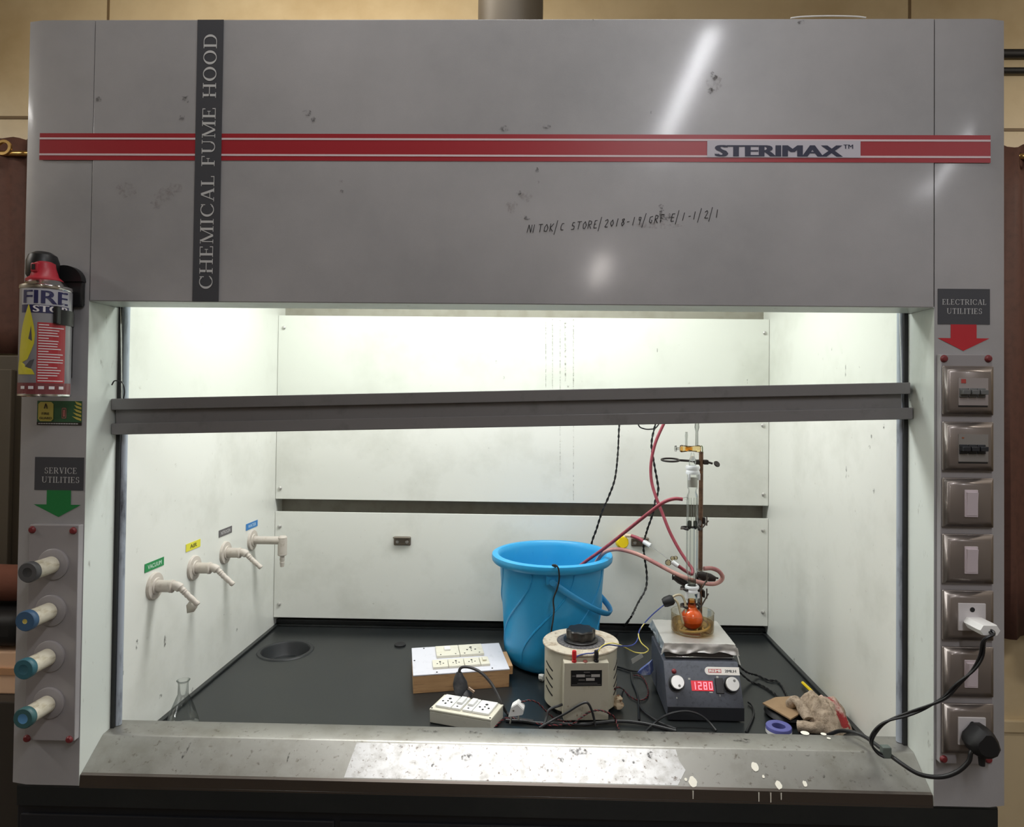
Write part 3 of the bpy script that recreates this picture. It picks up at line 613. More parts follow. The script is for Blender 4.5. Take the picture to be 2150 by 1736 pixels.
fl = [(1.580, -.040, -.008), (1.588, -.042, -.012), (1.600, -.040, -.030), (1.605, -.038, -.020), (1.620, -.038, -.014), (1.632, -.036, -.010), (1.648, -.034, -.009), (1.662, -.031, -.011), (1.676, -.027, -.014), (1.697, -.0205, -.0190)]
mixu = lambda a, t: a[1]+(a[2]-a[1])*t
wrap([[(mixu(a, k/6), a[0]), (mixu(a, (k+1)/6), a[0]), (mixu(c, (k+1)/6), c[0]), (mixu(c, k/6), c[0])] for a, c in zip(fl, fl[1:]) for k in range(6)], .0006, b)
b.mi = 7; wrap([[(-.024, 1.593), (-.014, 1.590), (-.009, 1.606), (-.016, 1.603)], [(-.019, 1.640), (-.013, 1.636), (-.015, 1.662)]], .0008, b)
b.mi = 1; wrap(fit(sans('FIRE', .019, .03), -.0300, .0395, 1.7000, 1.7220), .0008, b)
b.mi = 4; wrap(fit(sans('STOP', .010, .03), -.013, .0385, 1.6855, 1.6965), .0008, b)
for k in range(22):
    z = 1.664-k*.0045; ln = random.uniform(.026, .037) if k % 5 else .014
    wrap(wrect(-.004, z-.0008, -.004+ln, z+.0008, 5), .0007, b)
for k in range(5): wrap(wrect(-.032+k*.0145, 1.5555, -.024+k*.0145, 1.5605, 3), .0007, b)
b.build('printed_label', [mat('label_pale', (176, 176, 184), .35), mat('label_navy', (38, 38, 84), .35), CANR, LIMEY, mat('label_white', (226, 222, 224), .4), CANR, mat('label_dull_red', (118, 58, 62), .35), mat('label_smoke', (86, 84, 88), .4)], ex, recalc=False)
# ================================================================== ELECTRICAL PILLAR (right)
PXC, PZ0, PDZ, PH = .8022, 1.571, .0966, .043
PLN = ['outlet plate with a grey-levered breaker and red mark, topmost on the right pillar', 'outlet plate with black three-lever breaker, second from the top on the right pillar', 'single switch plate directly below the black-levered breaker', 'single switch plate directly above the white plug',
       'socket plate with the white plug in it', 'single switch plate crossed by the black cord, between the two plugged sockets', 'socket plate with the black plug in it, lowest on the right pillar']
PNM = ['breaker_plate', 'breaker_plate', 'switch_plate', 'switch_plate', 'socket_plate', 'switch_plate', 'socket_plate']
FP = Matrix(((1, 0, 0, 0), (0, 0, -1, 0), (0, 1, 0, 0), (0, 0, 0, 1)))
def frustum(b, w0, h0, z0, w1, h1, z1):
    V = [(-w0, -h0, z0), (w0, -h0, z0), (w0, h0, z0), (-w0, h0, z0), (-w1, -h1, z1), (w1, -h1, z1), (w1, h1, z1), (-w1, h1, z1)]
    b.add(V, [(3, 2, 1, 0), (4, 5, 6, 7), (0, 1, 5, 4), (1, 2, 6, 5), (2, 3, 7, 6), (3, 0, 4, 7)])
for i in range(7):
    root = thing(PNM[i], PLN[i], 'outlet plate', (PXC, -.0131, PZ0-PDZ*i), 0, 'outlet plates on the right pillar')
    b = MB(FP.copy()); b.box(-.0432, .0432, -.0428, .0428, 0, .005, .002); frustum(b, .0415, .0412, .005, .0335, .0305, .0105); b.build('cover_plate', PLATE, root, True, sharp=15)
    t = .0106
    if i < 2:
        b = MB(FP.copy()); b.box(-.021, .029, -.0255, .0215, .010, t+.0012); b.mi = 1; b.box(-.021, .0285, -.0285, -.0255, .010, t+.0004)
        if i == 0: b.mi = 2; b.box(-.017, -.009, .0125, .0195, t+.001, t+.0018)
        else: b.mi = 2; b.box(-.0155, -.012, .014, .0165, t+.001, t+.0016)
        b.build('breaker_body', [mat('breaker_body_%d' % i, ((158, 150, 148), (138, 134, 130))[i], .45), BLACK, mat('breaker_mark_%d' % i, ((176, 70, 64), (150, 90, 60))[i], .5)], root, True)
        for k in range(3):
            b = MB(FP.copy()); x = -.0135+k*.0150; b.box(x-.0068, x+.0068, -.012, .004, t, t+.004, .001); b.box(x-.0065, x+.0065, -.007, .001, t+.003, t+.012, .001); b.build('lever', mat('lever_%d' % i, ((104, 106, 106), (40, 42, 48))[i], .4), root, True)
    elif i in (2, 3, 5):
        b = MB(FP.copy()); b.box(-.0105, .0115, -.0235, .0230, .009, t+.002, .0006); b.build('switch_frame', PINKW2, root, True)
        b = MB(FP.copy()); V = [(-.0085, -.0205, t+.0019), (.0095, -.0205, t+.0019), (.0095, .019, t+.0019), (-.0085, .019, t+.0019), (-.0085, -.0205, t+.0030), (.0095, -.0205, t+.0030), (.0095, .019, t+.0062), (-.0085, .019, t+.0062)]
        b.add(V, [(3, 2, 1, 0), (4, 5, 6, 7), (0, 1, 5, 4), (1, 2, 6, 5), (2, 3, 7, 6), (3, 0, 4, 7)]); b.build('rocker', PINKW2, root, True)
    else:
        b = MB(FP.copy()); b.box(-.0215, .0245, -.0235, .0230, .009, t+.0022, .0008); b.build('socket_insert', mat('socket_grey_white', (206, 202, 204), .4), root, True)
        b = MB(FP.copy()); b.prism([(.0015+.0042*cos(a*pi/9), .0125+.0042*sin(a*pi/9)) for a in range(18)], t+.0020, t+.0026); b.build('earth_hole', BLACKM, root, True)
        for sx_ in (-1, 1):
            b = MB(FP.copy()); b.prism([(.0015+sx_*.0095+.003*cos(a*pi/9), -.007+.003*sin(a*pi/9)) for a in range(18)], t+.0020, t+.0026); b.build('pin_hole', BLACKM, root, True)
# white two-pin plug
zp = PZ0-PDZ*4-.0075; pl = thing('white_plug', 'flat white two-pin plug in the right pillar socket with a black cord', 'plug', (.804, -.0255, zp))
b = MB(FP.copy()); hexa = [(-.0175, 0), (-.012, -.0085), (.012, -.0085), (.0175, 0), (.012, .0085), (-.012, .0085)]
V = [(x*s_, y*s_, z) for z, s_ in ((.0, .85), (.006, 1), (.042, 1.0), (.0455, .92)) for x, y in hexa]
b.add(V, [tuple(range(6))[::-1], tuple(range(18, 24))]+[(r*6+k, r*6+(k+1) % 6, r*6+6+(k+1) % 6, r*6+6+k) for r in range(3) for k in range(6)])
b.build('plug_body', WHITEP, pl, True)
b = MB(FP.copy())
for s in (-1, 1): b.cyl((s*.0095, 0, -.010), (s*.0095, 0, .002), .002, n=10)
b.build('pins', CHROME, pl, True)
def twin(b, pts, r, gap, pitch=None, sub=8, mats=(0, 0), ph0=0.):
    P = smooth(pts, sub); N = len(P); s = 0.; A = []; B = []; up = None
    for i in range(N):
        t = (P[min(i+1, N-1)]-P[max(i-1, 0)]).normalized()
        if i: s += (P[i]-P[i-1]).length
        if up is None: up = t.orthogonal().normalized()
        up = (up-up.dot(t)*t).normalized(); sd = t.cross(up); ph = ph0+(2*pi*s/pitch if pitch else 0.)
        d = (up*cos(ph)+sd*sin(ph))*gap; A.append(P[i]+d); B.append(P[i]-d)
    b.mi = mats[0]; b.sweep(A, r, 6); b.mi = mats[1]; b.sweep(B, r, 6)
ctr = Vector((.8035, -.071, zp))
b = MB(); twin(b, [ctr+Vector((0, .003, 0)), ctr+Vector((.001, -.006, -.004)), Y(2066, 1345, -.078), Y(2060, 1378, -.072), Y(2042, 1408, -.06), Y(2010, 1437, -.048), Y(1985, 1463, -.035), Y(1950, 1482, -.018), Y(1910, 1498, .0), Y(1870, 1511, .012), Y(1848, 1524, .018), Y(1832, 1545, .022), Y(1830, 1563, .024), Y(1842, 1579, .022), Y(1856, 1587, .019)], .0022, .0021, .16)
b.build('cord', BLACK, pl)
b = MB(); c = Y(1858, 1588, .019); b.box(c.x-.004, c.x+.012, c.y-.001, c.y+.012, c.z-.004, c.z+.016, .002); b.build('tape_end', mat('grey_green_tape', (96, 106, 100), .6), pl)
# black plug
zp = PZ0-PDZ*6-.004; pb = thing('black_plug', 'rounded black three-pin plug in the lowest right socket with a thick cable', 'plug', (.806, -.0255, zp))
b = MB(FP.copy()); prof_ = [(-.006, .022), (.006, .022), (.013, .016), (.020, .004), (.024, -.010), (.019, -.021), (.008, -.026), (-.006, -.026), (-.016, -.020), (-.024, -.006), (-.022, .004), (-.014, .012)]
V = [(x*s_, y*s_, z) for z, s_ in ((.0, .85), (.006, 1.), (.024, 1.04), (.034, .95), (.039, .72)) for x, y in prof_]; n = len(prof_)
b.add(V, [tuple(range(n))[::-1], tuple(range(4*n, 5*n))]+[(r*n+k, r*n+(k+1) % n, r*n+n+(k+1) % n, r*n+n+k) for r in range(4) for k in range(n)]); b.build('plug_body', BLACKM, pb, True)
b = MB(); c = Vector((.806, -.046, zp))
b.tube([c+Vector((0, 0, -.020)), Y(2040, 1578, -.048), Y(2034, 1598, -.048), Y(2010, 1620, -.042), Y(1975, 1631, -.032), Y(1930, 1625, -.018), Y(1890, 1601, .006), Y(1850, 1571, .042), Y(1815, 1546, .085), Y(1790, 1537, .108), Y(1765, 1534, .135), Y(1745, 1540, .165), Z(1720, 1548, .8485), Z(1690, 1556, .8485)], .0036, 10)
b.build('cable', BLACK, pb)
b = MB(); b.cyl(c+Vector((0, 0, -.018)), c+Vector((0, -.001, -.042)), .0062, .0046); b.build('strain_relief', BLACKM, pb)
# ================================================================== GAS NOZZLES (left liner) AND TAGS
NZ = [((323, 1230), 'nearest taupe gas nozzle under the green tag, with a scrap of tape', 0), ((406, 1192), 'taupe gas nozzle under the yellow tag', 0), ((472, 1160), 'taupe gas nozzle under the grey tag', 0), ((528.5, 1133.6), 'taupe water outlet with a long arm and downward spout under the blue tag', 1)]
def nozzle(p, lab):
    root = thing('gas_nozzle', lab, 'nozzle', p, 0, 'gas nozzles on the left liner')
    b = MB(); b.lathe([(.029, 0), (.029, .003), (.0275, .0055), (.020, .0065), (.018, .0065), (.017, .009), (0, .009)], 36, (0, 0, 0), (1, 0, 0)); b.build('flange', TAUPE, root, True)
    b = MB(); b.lathe([(.0125, .006), (.0125, .034), (.0135, .036), (.0135, .041), (.010, .043), (0, .043)], 24, (0, 0, 0), (1, 0, 0)); b.build('stub', TAUPE, root, True)
    b = MB(); P = [Vector((.038, 0, 0)), Vector((.048, 0, .001)), Vector((.060, 0, -.006)), Vector((.075, 0, -.020)), Vector((.096, 0, -.038))]
    S = smooth(P, 8); n = len(S); rad = [(.0095 if i < n*.45 else (.0068+.0012*((i*5//n*7 + i) % 3)/2)-(i/n)*.0018) for i in range(n)]; b.sweep(S, rad, 16); b.build('spout', TAUPE, root, True)
    return root
noz = nozzle(X(*NZ[0][0]), NZ[0][1])
for (px, lab, k) in NZ[1:3]: dup(noz, X(*px), lab)
b = MB(); c = X(*NZ[0][0]); b.add([c+Vector(v) for v in ((.082, -.004, -.026), (.097, -.004, -.041), (.089, -.003, -.052), (.073, -.001, -.056), (.070, .001, -.040))], [(0, 1, 2, 3, 4)])
o = b.build('tape_scrap', mat('translucent_tape', (206, 200, 188), .6), noz); o.modifiers.new('thickness', 'SOLIDIFY').thickness = .0004
p = X(*NZ[3][0]); wn = thing('gas_nozzle', NZ[3][1], 'nozzle', p, 0, 'gas nozzles on the left liner')
b = MB(); b.lathe([(.029, 0), (.029, .003), (.0275, .0055), (.020, .0065), (.018, .0065), (.017, .009), (0, .009)], 36, (0, 0, 0), (1, 0, 0)); b.build('flange', TAUPE, wn, True)
b = MB(); b.cyl((.006, 0, 0), (.088, 0, 0), .0112, n=24); b.build('arm', TAUPE, wn, True)
b = MB(); b.lathe([(0, .014), (.009, .013), (.0125, .009), (.0128, -.040), (.011, -.042), (.0065, -.042), (.0065, -.050), (.0072, -.051), (.0058, -.060), (.0068, -.061), (.0055, -.070), (.005, -.074), (0, -.074)], 24, (.088, 0, 0)); b.build('spout', TAUPE, wn, True)
TG = [('VACUUM', 'green name tag above the nearest gas nozzle', (34, 140, 78), (214, 238, 222), .183, .252, 1.1895), ('AIR', 'yellow name tag above the second gas nozzle', (226, 218, 60), (60, 56, 20), .341, .405, 1.197), ('NITROGEN', 'grey name tag above the third gas nozzle', (98, 94, 96), (210, 208, 208), .496, .566, 1.199), ('WATER', 'blue name tag above the long water outlet', (46, 126, 196), (196, 224, 244), .650, .724, 1.187)]
for t, lab, c1, c2, ya, yb, z in TG:
    M_ = Matrix(((0, 0, 1, -.7535), (1, 0, 0, 0), (0, 1, 0, 0), (0, 0, 0, 1)))
    b = MB(); b.prism(rect(ya, z-.009, yb, z+.009), 0, .0006, M_); b.mi = 1
    M2 = M_.copy(); M2[0][3] = -.7526; wd = .030 if t == 'AIR' else .050
    b.flats(fit(sans(t, .008, .01), (ya+yb)/2-wd/2, (ya+yb)/2+wd/2, z-.0045, z+.0045), M2)
    tag(b.build('name_tag', [mat('tag_'+t.lower(), c1, .5), mat('tag_ink_'+t.lower(), c2, .5)]), lab, 'tag', 'name tags above the nozzles')
# wall brackets on the lower baffle
for (px, py), lab in (((845, 1135), 'small steel bracket on the bare middle of the back panel'), ((1343, 1137), 'small steel bracket on the back panel beside the yellow knob')):
    p = Y(px, py, .849); root = thing('wall_bracket', lab, 'bracket', p, 0, 'steel brackets on the back panel')
    b = MB(); b.box(-.026, .026, -.004, 0, -.0135, .0135, .003); b.box(-.026, .026, -.018, -.004, .010, .0135, .001); b.build('bracket_plate', mat('dull_steel', (140, 130, 118), .4, metal=.6), root, True)
    for s in (-1, 1): b = MB(); b.lathe([(0, .007), (.004, .006), (.0055, .004), (.0055, .003)], 14, (s*.0145, 0, -.003), (0, -1, 0)); b.build('screw', ALU, root, True)
# ================================================================== THINGS ON THE WORKTOP
B = .845
# conical flask behind the sill
fx = Y(383, 1427, .225); fc = Vector((fx.x+.002, .225, B)); fl = thing('conical_flask', 'small clear conical flask standing behind the sill by the left liner', 'flask', fc)
b = MB(); k = (fx.z-B)/.105
b.lathe([(.0, .0015), (.029, .001), (.0325, .005), (.031, .014), (.0225, .043), (.0145, .064), (.0105, .074), (.0100, .097), (.0112, .101), (.0135, .1045), (.0118, .105), (.0092, .1)], 36, (0, 0, 0))
b.warp(lambda v: Vector((v.x, v.y, v.z*k))); b.build('flask_body', GLASS, fl, True)
b = MB(); b.lathe([(.0112, .101), (.0135, .1045), (.0118, .1052)], 36, (0, 0, 0)); b.warp(lambda v: Vector((v.x, v.y, v.z*k))); b.build('flask_lip', thin_glass('glass_lip', (225, 230, 228), (90, 96, 94)), fl, True)
# wooden switchboard
wb = thing('wooden_switchboard', 'wooden box with white laminate top carrying sockets and switches', 'switchboard', (-.1404, .5183, B), R(12.4))
b = MB(); w_, d_ = .116, .0885
b.box(-w_, w_, -d_, -d_+.012, 0, .041, .001); b.box(-w_, w_, d_-.012, d_, 0, .041, .001); b.box(-w_, -w_+.012, -d_+.0121, d_-.0121, 0, .041, .001); b.box(w_-.012, w_, -d_+.0121, d_-.0121, 0, .041, .001); b.box(-w_+.012, w_-.012, -d_+.012, d_-.012, 0, .008)
b.build('wooden_box', WOOD, wb, True)
b = MB(); b.box(w_+.0005, w_+.014, -d_+.030, d_-.050, .018, .039, .001); b.build('side_batten', WOOD, wb, True)
b = MB(); b.box(-w_-.001, w_+.001, -d_-.001, d_+.001, .0412, .0446, .0012); b.build('laminate_top', LAMIN, wb, True)
iw = world_of(wb).inverted()
def lo(px, py, z): return iw @ Z(px, py, z)
def lrect(pts, z): q_ = [lo(x, y, z) for x, y in pts]; return min(v.x for v in q_), max(v.x for v in q_), min(v.y for v in q_), max(v.y for v in q_)
def pinset(b, cx, cy, z, s=1., t=.0006, two=True):
    for dx, dy, r in ((0, .0082, .0026), (-.0078, -.0035, .0018), (.0078, -.0035, .0018), (0, -.0005, .0015), (0, -.0095, .0013)):
        b.prism([(cx+s*(dx+r*cos(a*pi/6)), cy+s*(dy+r*sin(a*pi/6))) for a in range(12)], z, z+t)
xa, xb, ya, yb = lrect([(918, 1361), (1011, 1359), (1013, 1374), (917, 1382)], .8905); xm = xa+(xb-xa)*.49; zt_ = .0446
for x0_, x1_, kind in ((xa, xm-.0006, 0), (xm+.0006, xb, 1)):
    b = MB(); b.box(x0_, x1_, ya, yb, zt_, zt_+.007, .0012); o = b.build('cover_plate', CREAM, wb, True); cx_, cy_ = (x0_+x1_)/2, (ya+yb)/2
    if kind == 0: b = MB(); b.box(cx_-.008, cx_+.008, cy_-.004, cy_+.018, zt_+.0071, zt_+.012, .0015); b.build('rocker', WHITEP, o, True)
    b = MB()
    if kind: pinset(b, cx_, cy_, zt_+.0071, 1.35)
    for sx_ in (-1, 1): b.prism([(cx_+sx_*.019+.0018*cos(a*pi/5), ya+.007+.0018*sin(a*pi/5)) for a in range(10)], zt_+.0071, zt_+.0077)
    b.build('holes', BLACKM, o, True)
xa, xb, ya, yb = lrect([(909, 1390), (1024, 1382), (1029, 1396), (909, 1405)], .8905)
for k in range(4):
    f0, f1 = ((0, .27), (.275, .55), (.555, .83), (.835, 1.))[k]; x0_, x1_ = xa+(xb-xa)*f0, xa+(xb-xa)*f1
    b = MB(); b.box(x0_+.0003, x1_-.0003, ya, yb, zt_, zt_+.006, .001); o = b.build('cover_plate', CREAM, wb, True); cx_, cy_ = (x0_+x1_)/2, (ya+yb)/2
    b = MB()
    if k < 3: pinset(b, cx_, cy_, zt_+.0061, .95); b.build('holes', BLACKM, o, True)
    else: b.box(cx_-.005, cx_+.005, cy_-.006, cy_+.014, zt_+.0061, zt_+.0105, .001); b.build('rocker', CREAM, o, True)
for sx_, sy_ in ((-.085, .93), (.06, .95), (-.06, -.95), (.075, -.93), (-.97, 0)):
    b = MB(); q_ = (sx_*(1 if abs(sx_) < .5 else w_*.99), sy_*d_*.97, .0446); b.lathe([(.0022, 0), (.0018, .0012), (0, .0013)], 10, q_); b.build('screw', BLACKM, wb, True)
# white extension box
eb = thing('extension_box', 'long white extension box with two sockets and two switches behind the sill', 'extension box', (-.092, .2803, B), R(-17.2))
b = MB(); b.box(-.0715, .0715, -.0372, .0372, .001, .026, .002); b.build('box_body', mat('grey_white_plastic', (206, 203, 190), .45, noise_=(60, .55, .8, (184, 180, 164))), eb, True)
b = MB(); b.box(-.0722, .0722, -.0379, .0379, .0262, .0312, .0018); b.build('lid', CREAM, eb, True)
for x0_, x1_, kind in ((-.063, -.027, 0), (-.025, -.004, 1), (.0005, .0225, 1), (.024, .062, 0)):
    b = MB(); b.box(x0_, x1_, -.027, .030, .0314, .0365, .0012); o = b.build('cover_plate', WHITEP, eb, True); cx_ = (x0_+x1_)/2
    b = MB()
    if kind: b.box(cx_-.0065, cx_+.0065, -.008, .022, .0366, .0415, .0012); b.build('rocker', WHITEP, o, True); b = MB(); b.prism([(cx_+.002*cos(a*pi/6), -.018+.002*sin(a*pi/6)) for a in range(12)], .0366, .0371)
    else: pinset(b, cx_, 0, .0366, 1.3); b.prism([(cx_+.0024*cos(a*pi/6), -.014+.0024*sin(a*pi/6)) for a in range(12)], .0366, .0371)
    b.build('holes', BLACKM, o, True)
for sx_, sy_ in ((-1, -1), (1, -1)): b = MB(); b.lathe([(.0022, 0), (.0018, .0006), (0, .0006)], 10, (sx_*.068, sy_*.033, .0313)); b.build('screw', BLACKM, eb, True)
# black three-pin plug leaning behind the extension box
p3 = thing('black_plug', 'dusty black three-pin plug resting on the back edge of the extension box', 'plug', Y(972, 1466, .338))
DUSTB = mat('dusty_black', (52, 52, 56), .6, noise_=(60, .45, .75, (84, 82, 82)))
b = MB(); S = smooth([Y(974, 1464, .333), Y(969, 1450, .333), Y(966, 1435, .333), Y(964, 1422, .334), Y(964, 1411, .335)], 5); n = len(S)
b.sweep(S, [((.0105 if i < n*.55 else .0105-.006*(i/n-.55)/.45), (.0165 if i < n*.5 else .0165-.0115*(i/n-.5)/.5)) for i in range(n)], 14, flat=(0, -1, 0)); b.build('plug_body', DUSTB, p3)
b = MB(); b.lathe([(0, 0), (.0145, 0), (.0155, .003), (.0145, .012), (.011, .016), (0, .016)], 8, Y(974, 1458, .330), Vector((.75, -.2, -.45))); b.build('pin_face', DUSTB, p3)
for (a_, c_, r_) in ((Y(984, 1444, .325), Y(996, 1453, .318), .0035), (Y(977, 1458, .322), Y(987, 1469, .314), .0026), (Y(983, 1452, .334), Y(991, 1460, .330), .0026)): b = MB(); b.cyl(a_, c_, r_, n=12); b.build('pin', mat('dull_brass', (150, 128, 110), .4, metal=.7), p3)
b = MB(); b.tube([Y(964, 1413, .335), Y(966, 1404, .335), Y(974, 1400, .333), Y(990, 1402, .330), Y(1010, 1412, .325), Y(1030, 1433, .318), Y(1044, 1457, .305), Y(1054, 1478, .295), Z(1064, 1496, .850), Z(1085, 1508, .8495), Z(1120, 1514, .8495)], .0033, 8); b.build('cord', mat('dusty_cord', (58, 56, 56), .5), p3)
# white two-pin plug with twisted wire
wp = thing('white_plug', 'loose white two-pin plug lying in front of the beige transformer', 'plug', Z(1080, 1512, B))
yp = .262; pen = [(1086.4, 1477), (1073, 1485), (1066.5, 1506), (1083, 1503), (1097.5, 1502), (1099.5, 1490)]
b = MB(); A = [Y(x, y, yp) for x, y in pen]; n = len(A); off = Vector((.003, .012, .006))
b.add(A+[v+off for v in A], [tuple(range(n)), tuple(range(n, 2*n))[::-1]]+[(k, n+k, n+(k+1) % n, (k+1) % n) for k in range(n)]); 
bmesh.ops.bevel(b.bm, geom=list(b.bm.edges), offset=.0012, segments=2, affect='EDGES'); b.build('plug_body', WHITEP, wp)
b = MB(); c = Y(1078, 1492, yp-.0004); b.lathe([(.0022, 0), (.0018, .0008), (0, .0008)], 12, c, (0, -1, 0)); b.build('screw', mat('dull_steel', (140, 130, 118)), wp)
for x in ((1074, 1504, 1071, 1519), (1089, 1500, 1088.5, 1512)): b = MB(); b.cyl(Y(x[0], x[1], yp+.004), Y(x[2], x[3], yp), .0021, n=10); b.build('pin', CHROME, wp)
b = MB(); twin(b, [Y(1087, 1479, yp+.006), Y(1095, 1474, yp+.01), Y(1112, 1470, .275), Y(1128, 1475, .28), Y(1140, 1486, .282), Y(1148, 1495, .284), Z(1160, 1505, .849), Z(1172, 1511, .848), Z(1200, 1514, .848)], .0011, .0011, .012, mats=(0, 1)); b.build('twisted_wire', [WRED, BLACK], wp)
# blue bucket
bc = Vector((.0965, .631, B)); bk = thing('bucket', 'big sky blue plastic bucket against the back of the hood', 'bucket', bc)
b = MB(); b.lathe([(0, .004), (.095, .003), (.108, .004), (.118, .012), (.1245, .030), (.1275, .06), (.1330, .15), (.1405, .250), (.1415, .272), (.150, .2725), (.159, .270), (.1625, .274), (.1640, .282), (.1625, .2895), (.1560, .2925), (.1480, .2915), (.1440, .287), (.1415, .278), (.1375, .25), (.1300, .15), (.1240, .06), (.117, .02), (.10, .009), (0, .009)], 72, (0, 0, 0))
for k in range(8):     # swirl ribs moulded on the wall
    pts = []
    for j in range(17):
        u = j/16; z = .263-.232*u; r = (.1275+(z-.06)/.19*.0130 if z > .06 else .1243+.0032*(z-.03)/.03)-.0004
        a = R(-67+45*k)-1.08*(3*u*u-2*u**3); pts.append((r*cos(a), r*sin(a), z))
    b.tube(pts, .0027, 6, 3)
b.box(-.018, .018, -.1500, -.1405, .242, .2745, .004); b.box(-.018, .018, .1405, .1500, .242, .2745, .004)
b.build('bucket_shell', BLUE, bk, True)
b = MB(); pts = []; rads = []
for j in range(25):
    t = pi*j/24; pts.append(Vector((.160*sin(t), -.1555*cos(t), .250-.112*sin(t))))
b.sweep(pts, [(.0078, .0028)]*25, 10, flat=(.5, 0, .85)); b.cyl((0, -.160, .252), (0, -.146, .252), .008, n=14); b.cyl((0, .146, .252), (0, .160, .252), .008, n=14); b.build('handle', mat('bucket_handle_blue', (52, 150, 206), .4), bk, True)
# variable transformer
vc = Vector((.1615, .380, B)); va = thing('variable_transformer', 'beige round variable transformer with black dial knob on its top', 'transformer', vc, R(4.5))
b = MB(); b.lathe([(0, .008), (.080, .008), (.0835, .011), (.0840, .136), (.080, .138), (0, .138)], 56, (0, 0, 0)); b.build('drum', VARG, va, True)
b = MB(); b.lathe([(0, .1382), (.0872, .1382), (.0885, .1395), (.0885, .1420), (.0872, .1432), (0, .1432)], 64, (0, 0, 0)); b.build('top_disc', VART, va, True)
b = MB(); b.box(-.0495, .0495, -.0958, -.060, .004, .1290, .0015); b.build('front_box', VARG, va, True)
b = MB(); b.lathe([(0, .1434), (.0555, .1434), (.0558, .1440), (.0550, .1444), (0, .1444)], 48, (0, 0, 0)); b.mi = 1
for k in range(27):
    a = -pi/2+.5+k*(2*pi-1.0)/26; b.add([(r_*cos(a+d_), r_*sin(a+d_), .1447) for r_, d_ in ((.047, -.016), (.053, -.014), (.053, .014), (.047, .016))], [(0, 1, 2, 3)])
dl = b.build('dial_plate', [DIAL, mat('dial_marks', (150, 146, 144), .6)], va, True)
b = MB(); N_ = 64; prf = [(.040, .1450), (.0405, .1480), (.037, .1500), (.032, .1500), (.032, .169), (.0295, .1715), (0, .1720)]
b.lathe(prf, N_, (0, 0, 0))
def scal(v):
    r = math.hypot(v.x, v.y)
    if .0285 < r < .0335 and v.z > .149:
        a = math.atan2(v.y, v.x); g = 1+.055*max(-1, min(1, 2.2*cos(8*a))); return Vector((v.x*g, v.y*g, v.z))
    return v
b.warp(scal); b.build('knob', KNOBB, va, True)
for x_, m_, nm in ((-.0265, REDP, 'red_terminal'), (.0225, BLACK, 'black_terminal')):
    b = MB(); b.lathe([(.0054, .1291), (.0054, .133), (.0036, .134), (.0036, .136), (.0050, .137), (.0050, .152), (.0040, .154), (0, .154)], 16, (x_, -.0899, 0)); b.build(nm, m_, va, True)
b = MB(); b.lathe([(.0050, .1291), (.0050, .131), (.0040, .1324), (0, .1326)], 16, (-.002, -.0902, 0)); b.build('pilot_cap', mat('pilot_dull_red', (160, 92, 84), .4), va, True)
M_ = front(-.0962); b = MB(); b.prism(rect(-.034, .079, .034, .113), -.0002, .0006, M_); b.mi = 1; M2 = front(-.0971)
b.flats([rect(-.0225, .0985, -.0035, .1045), rect(.0105, .0985, .0295, .1045), rect(-.001, .0905, .0180, .0965)], M2); b.mi = 2
b.flats([rect(-.0175, .0912, -.0035, .0935), rect(-.0315, .100, -.0245, .1020), rect(-.002, .1000, .009, .1025), rect(-.020, .0845, .024, .0858), rect(-.032, .0815, .032, .0826), rect(-.006, .1080, .0075, .1100)], M2)
b.build('name_plate', [mat('plate_black', (24, 24, 26), .4), mat('plate_panel', (176, 172, 168), .5), mat('plate_lines', (110, 106, 104), .5)], va, True)
for s in (-1, 1):
    for k in range(4):
        b = MB(); z = .099-.0185*k; P = []
        for j in range(7): a = -pi/2+s*(pi/2-.42-.05*0)+s*(j-3)*-.058*1.0*(1); P.append(Vector((.0842*cos(a), .0842*sin(a), z+(j-3)*-.0021*(1 if True else 1)*(1))))
        b.sweep(P, [(.0022, .0006)]*7, 8, flat=(0, 0, 1)); b.build('vent_slot', BLACKM, va, True)
for a_ in (-.75, pi+.75, .8, pi-.8): b = MB(); b.lathe([(0, 0), (.010, 0), (.010, .009), (0, .009)], 16, (.068*cos(a_), .068*sin(a_), 0)); b.build('foot', BLACKM, va, True)
b = MB(); b.lathe([(0, 0), (.004, .001), (.010, .004), (.013, .012), (.009, .018), (.010, .026), (.005, .031), (0, .031)], 9, (.082, -.040, .001)); b.warp(lambda v: v+Vector((.004*noise.noise(v*160), .004*noise.noise(v*160+Vector((5, 1, 2))), 0))); tag(b.build('rust_patch', mat('rusty_cream', (202, 182, 152), .7, noise_=(90, .48, .62, (120, 74, 42))), va, True), 'rust-stained crumpled wrapping', None)
b = MB(); P0_ = world_of(va) @ Vector((-.0265, -.0899, .135))
b.tube([P0_, Y(1215, 1376, .292), Y(1232, 1372, .29), Y(1245, 1371, .292), Y(1255, 1364, .296), Y(1275, 1354, .31), Y(1300, 1356, .34), Y(1322, 1356, .37), Y(1334, 1350, .39), Y(1340, 1338, .40), Y(1342, 1325, .41), Y(1350, 1312, .42), Y(1366, 1294, .425), Y(1384, 1278, .425), Y(1397, 1268, .43)], .0015, 7); b.build('blue_wire', WBLUE, va)
b = MB(); P0_ = world_of(va) @ Vector((.0225, -.0899, .135))
b.tube([P0_, Y(1257, 1366, .290), Y(1266, 1355, .298), Y(1284, 1350, .32), Y(1302, 1354, .345), Y(1318, 1362, .365), Y(1332, 1369, .38), Y(1346, 1371, .385), Y(1355, 1370, .385), Y(1361, 1363, .385), Y(1347, 1350, .39), Y(1341, 1336, .40), Y(1342, 1326, .41), Y(1351, 1311, .42), Y(1367, 1293, .427), Y(1385, 1277, .428), Y(1398, 1267, .432)], .0013, 7); b.build('yellow_wire', WYEL, va)
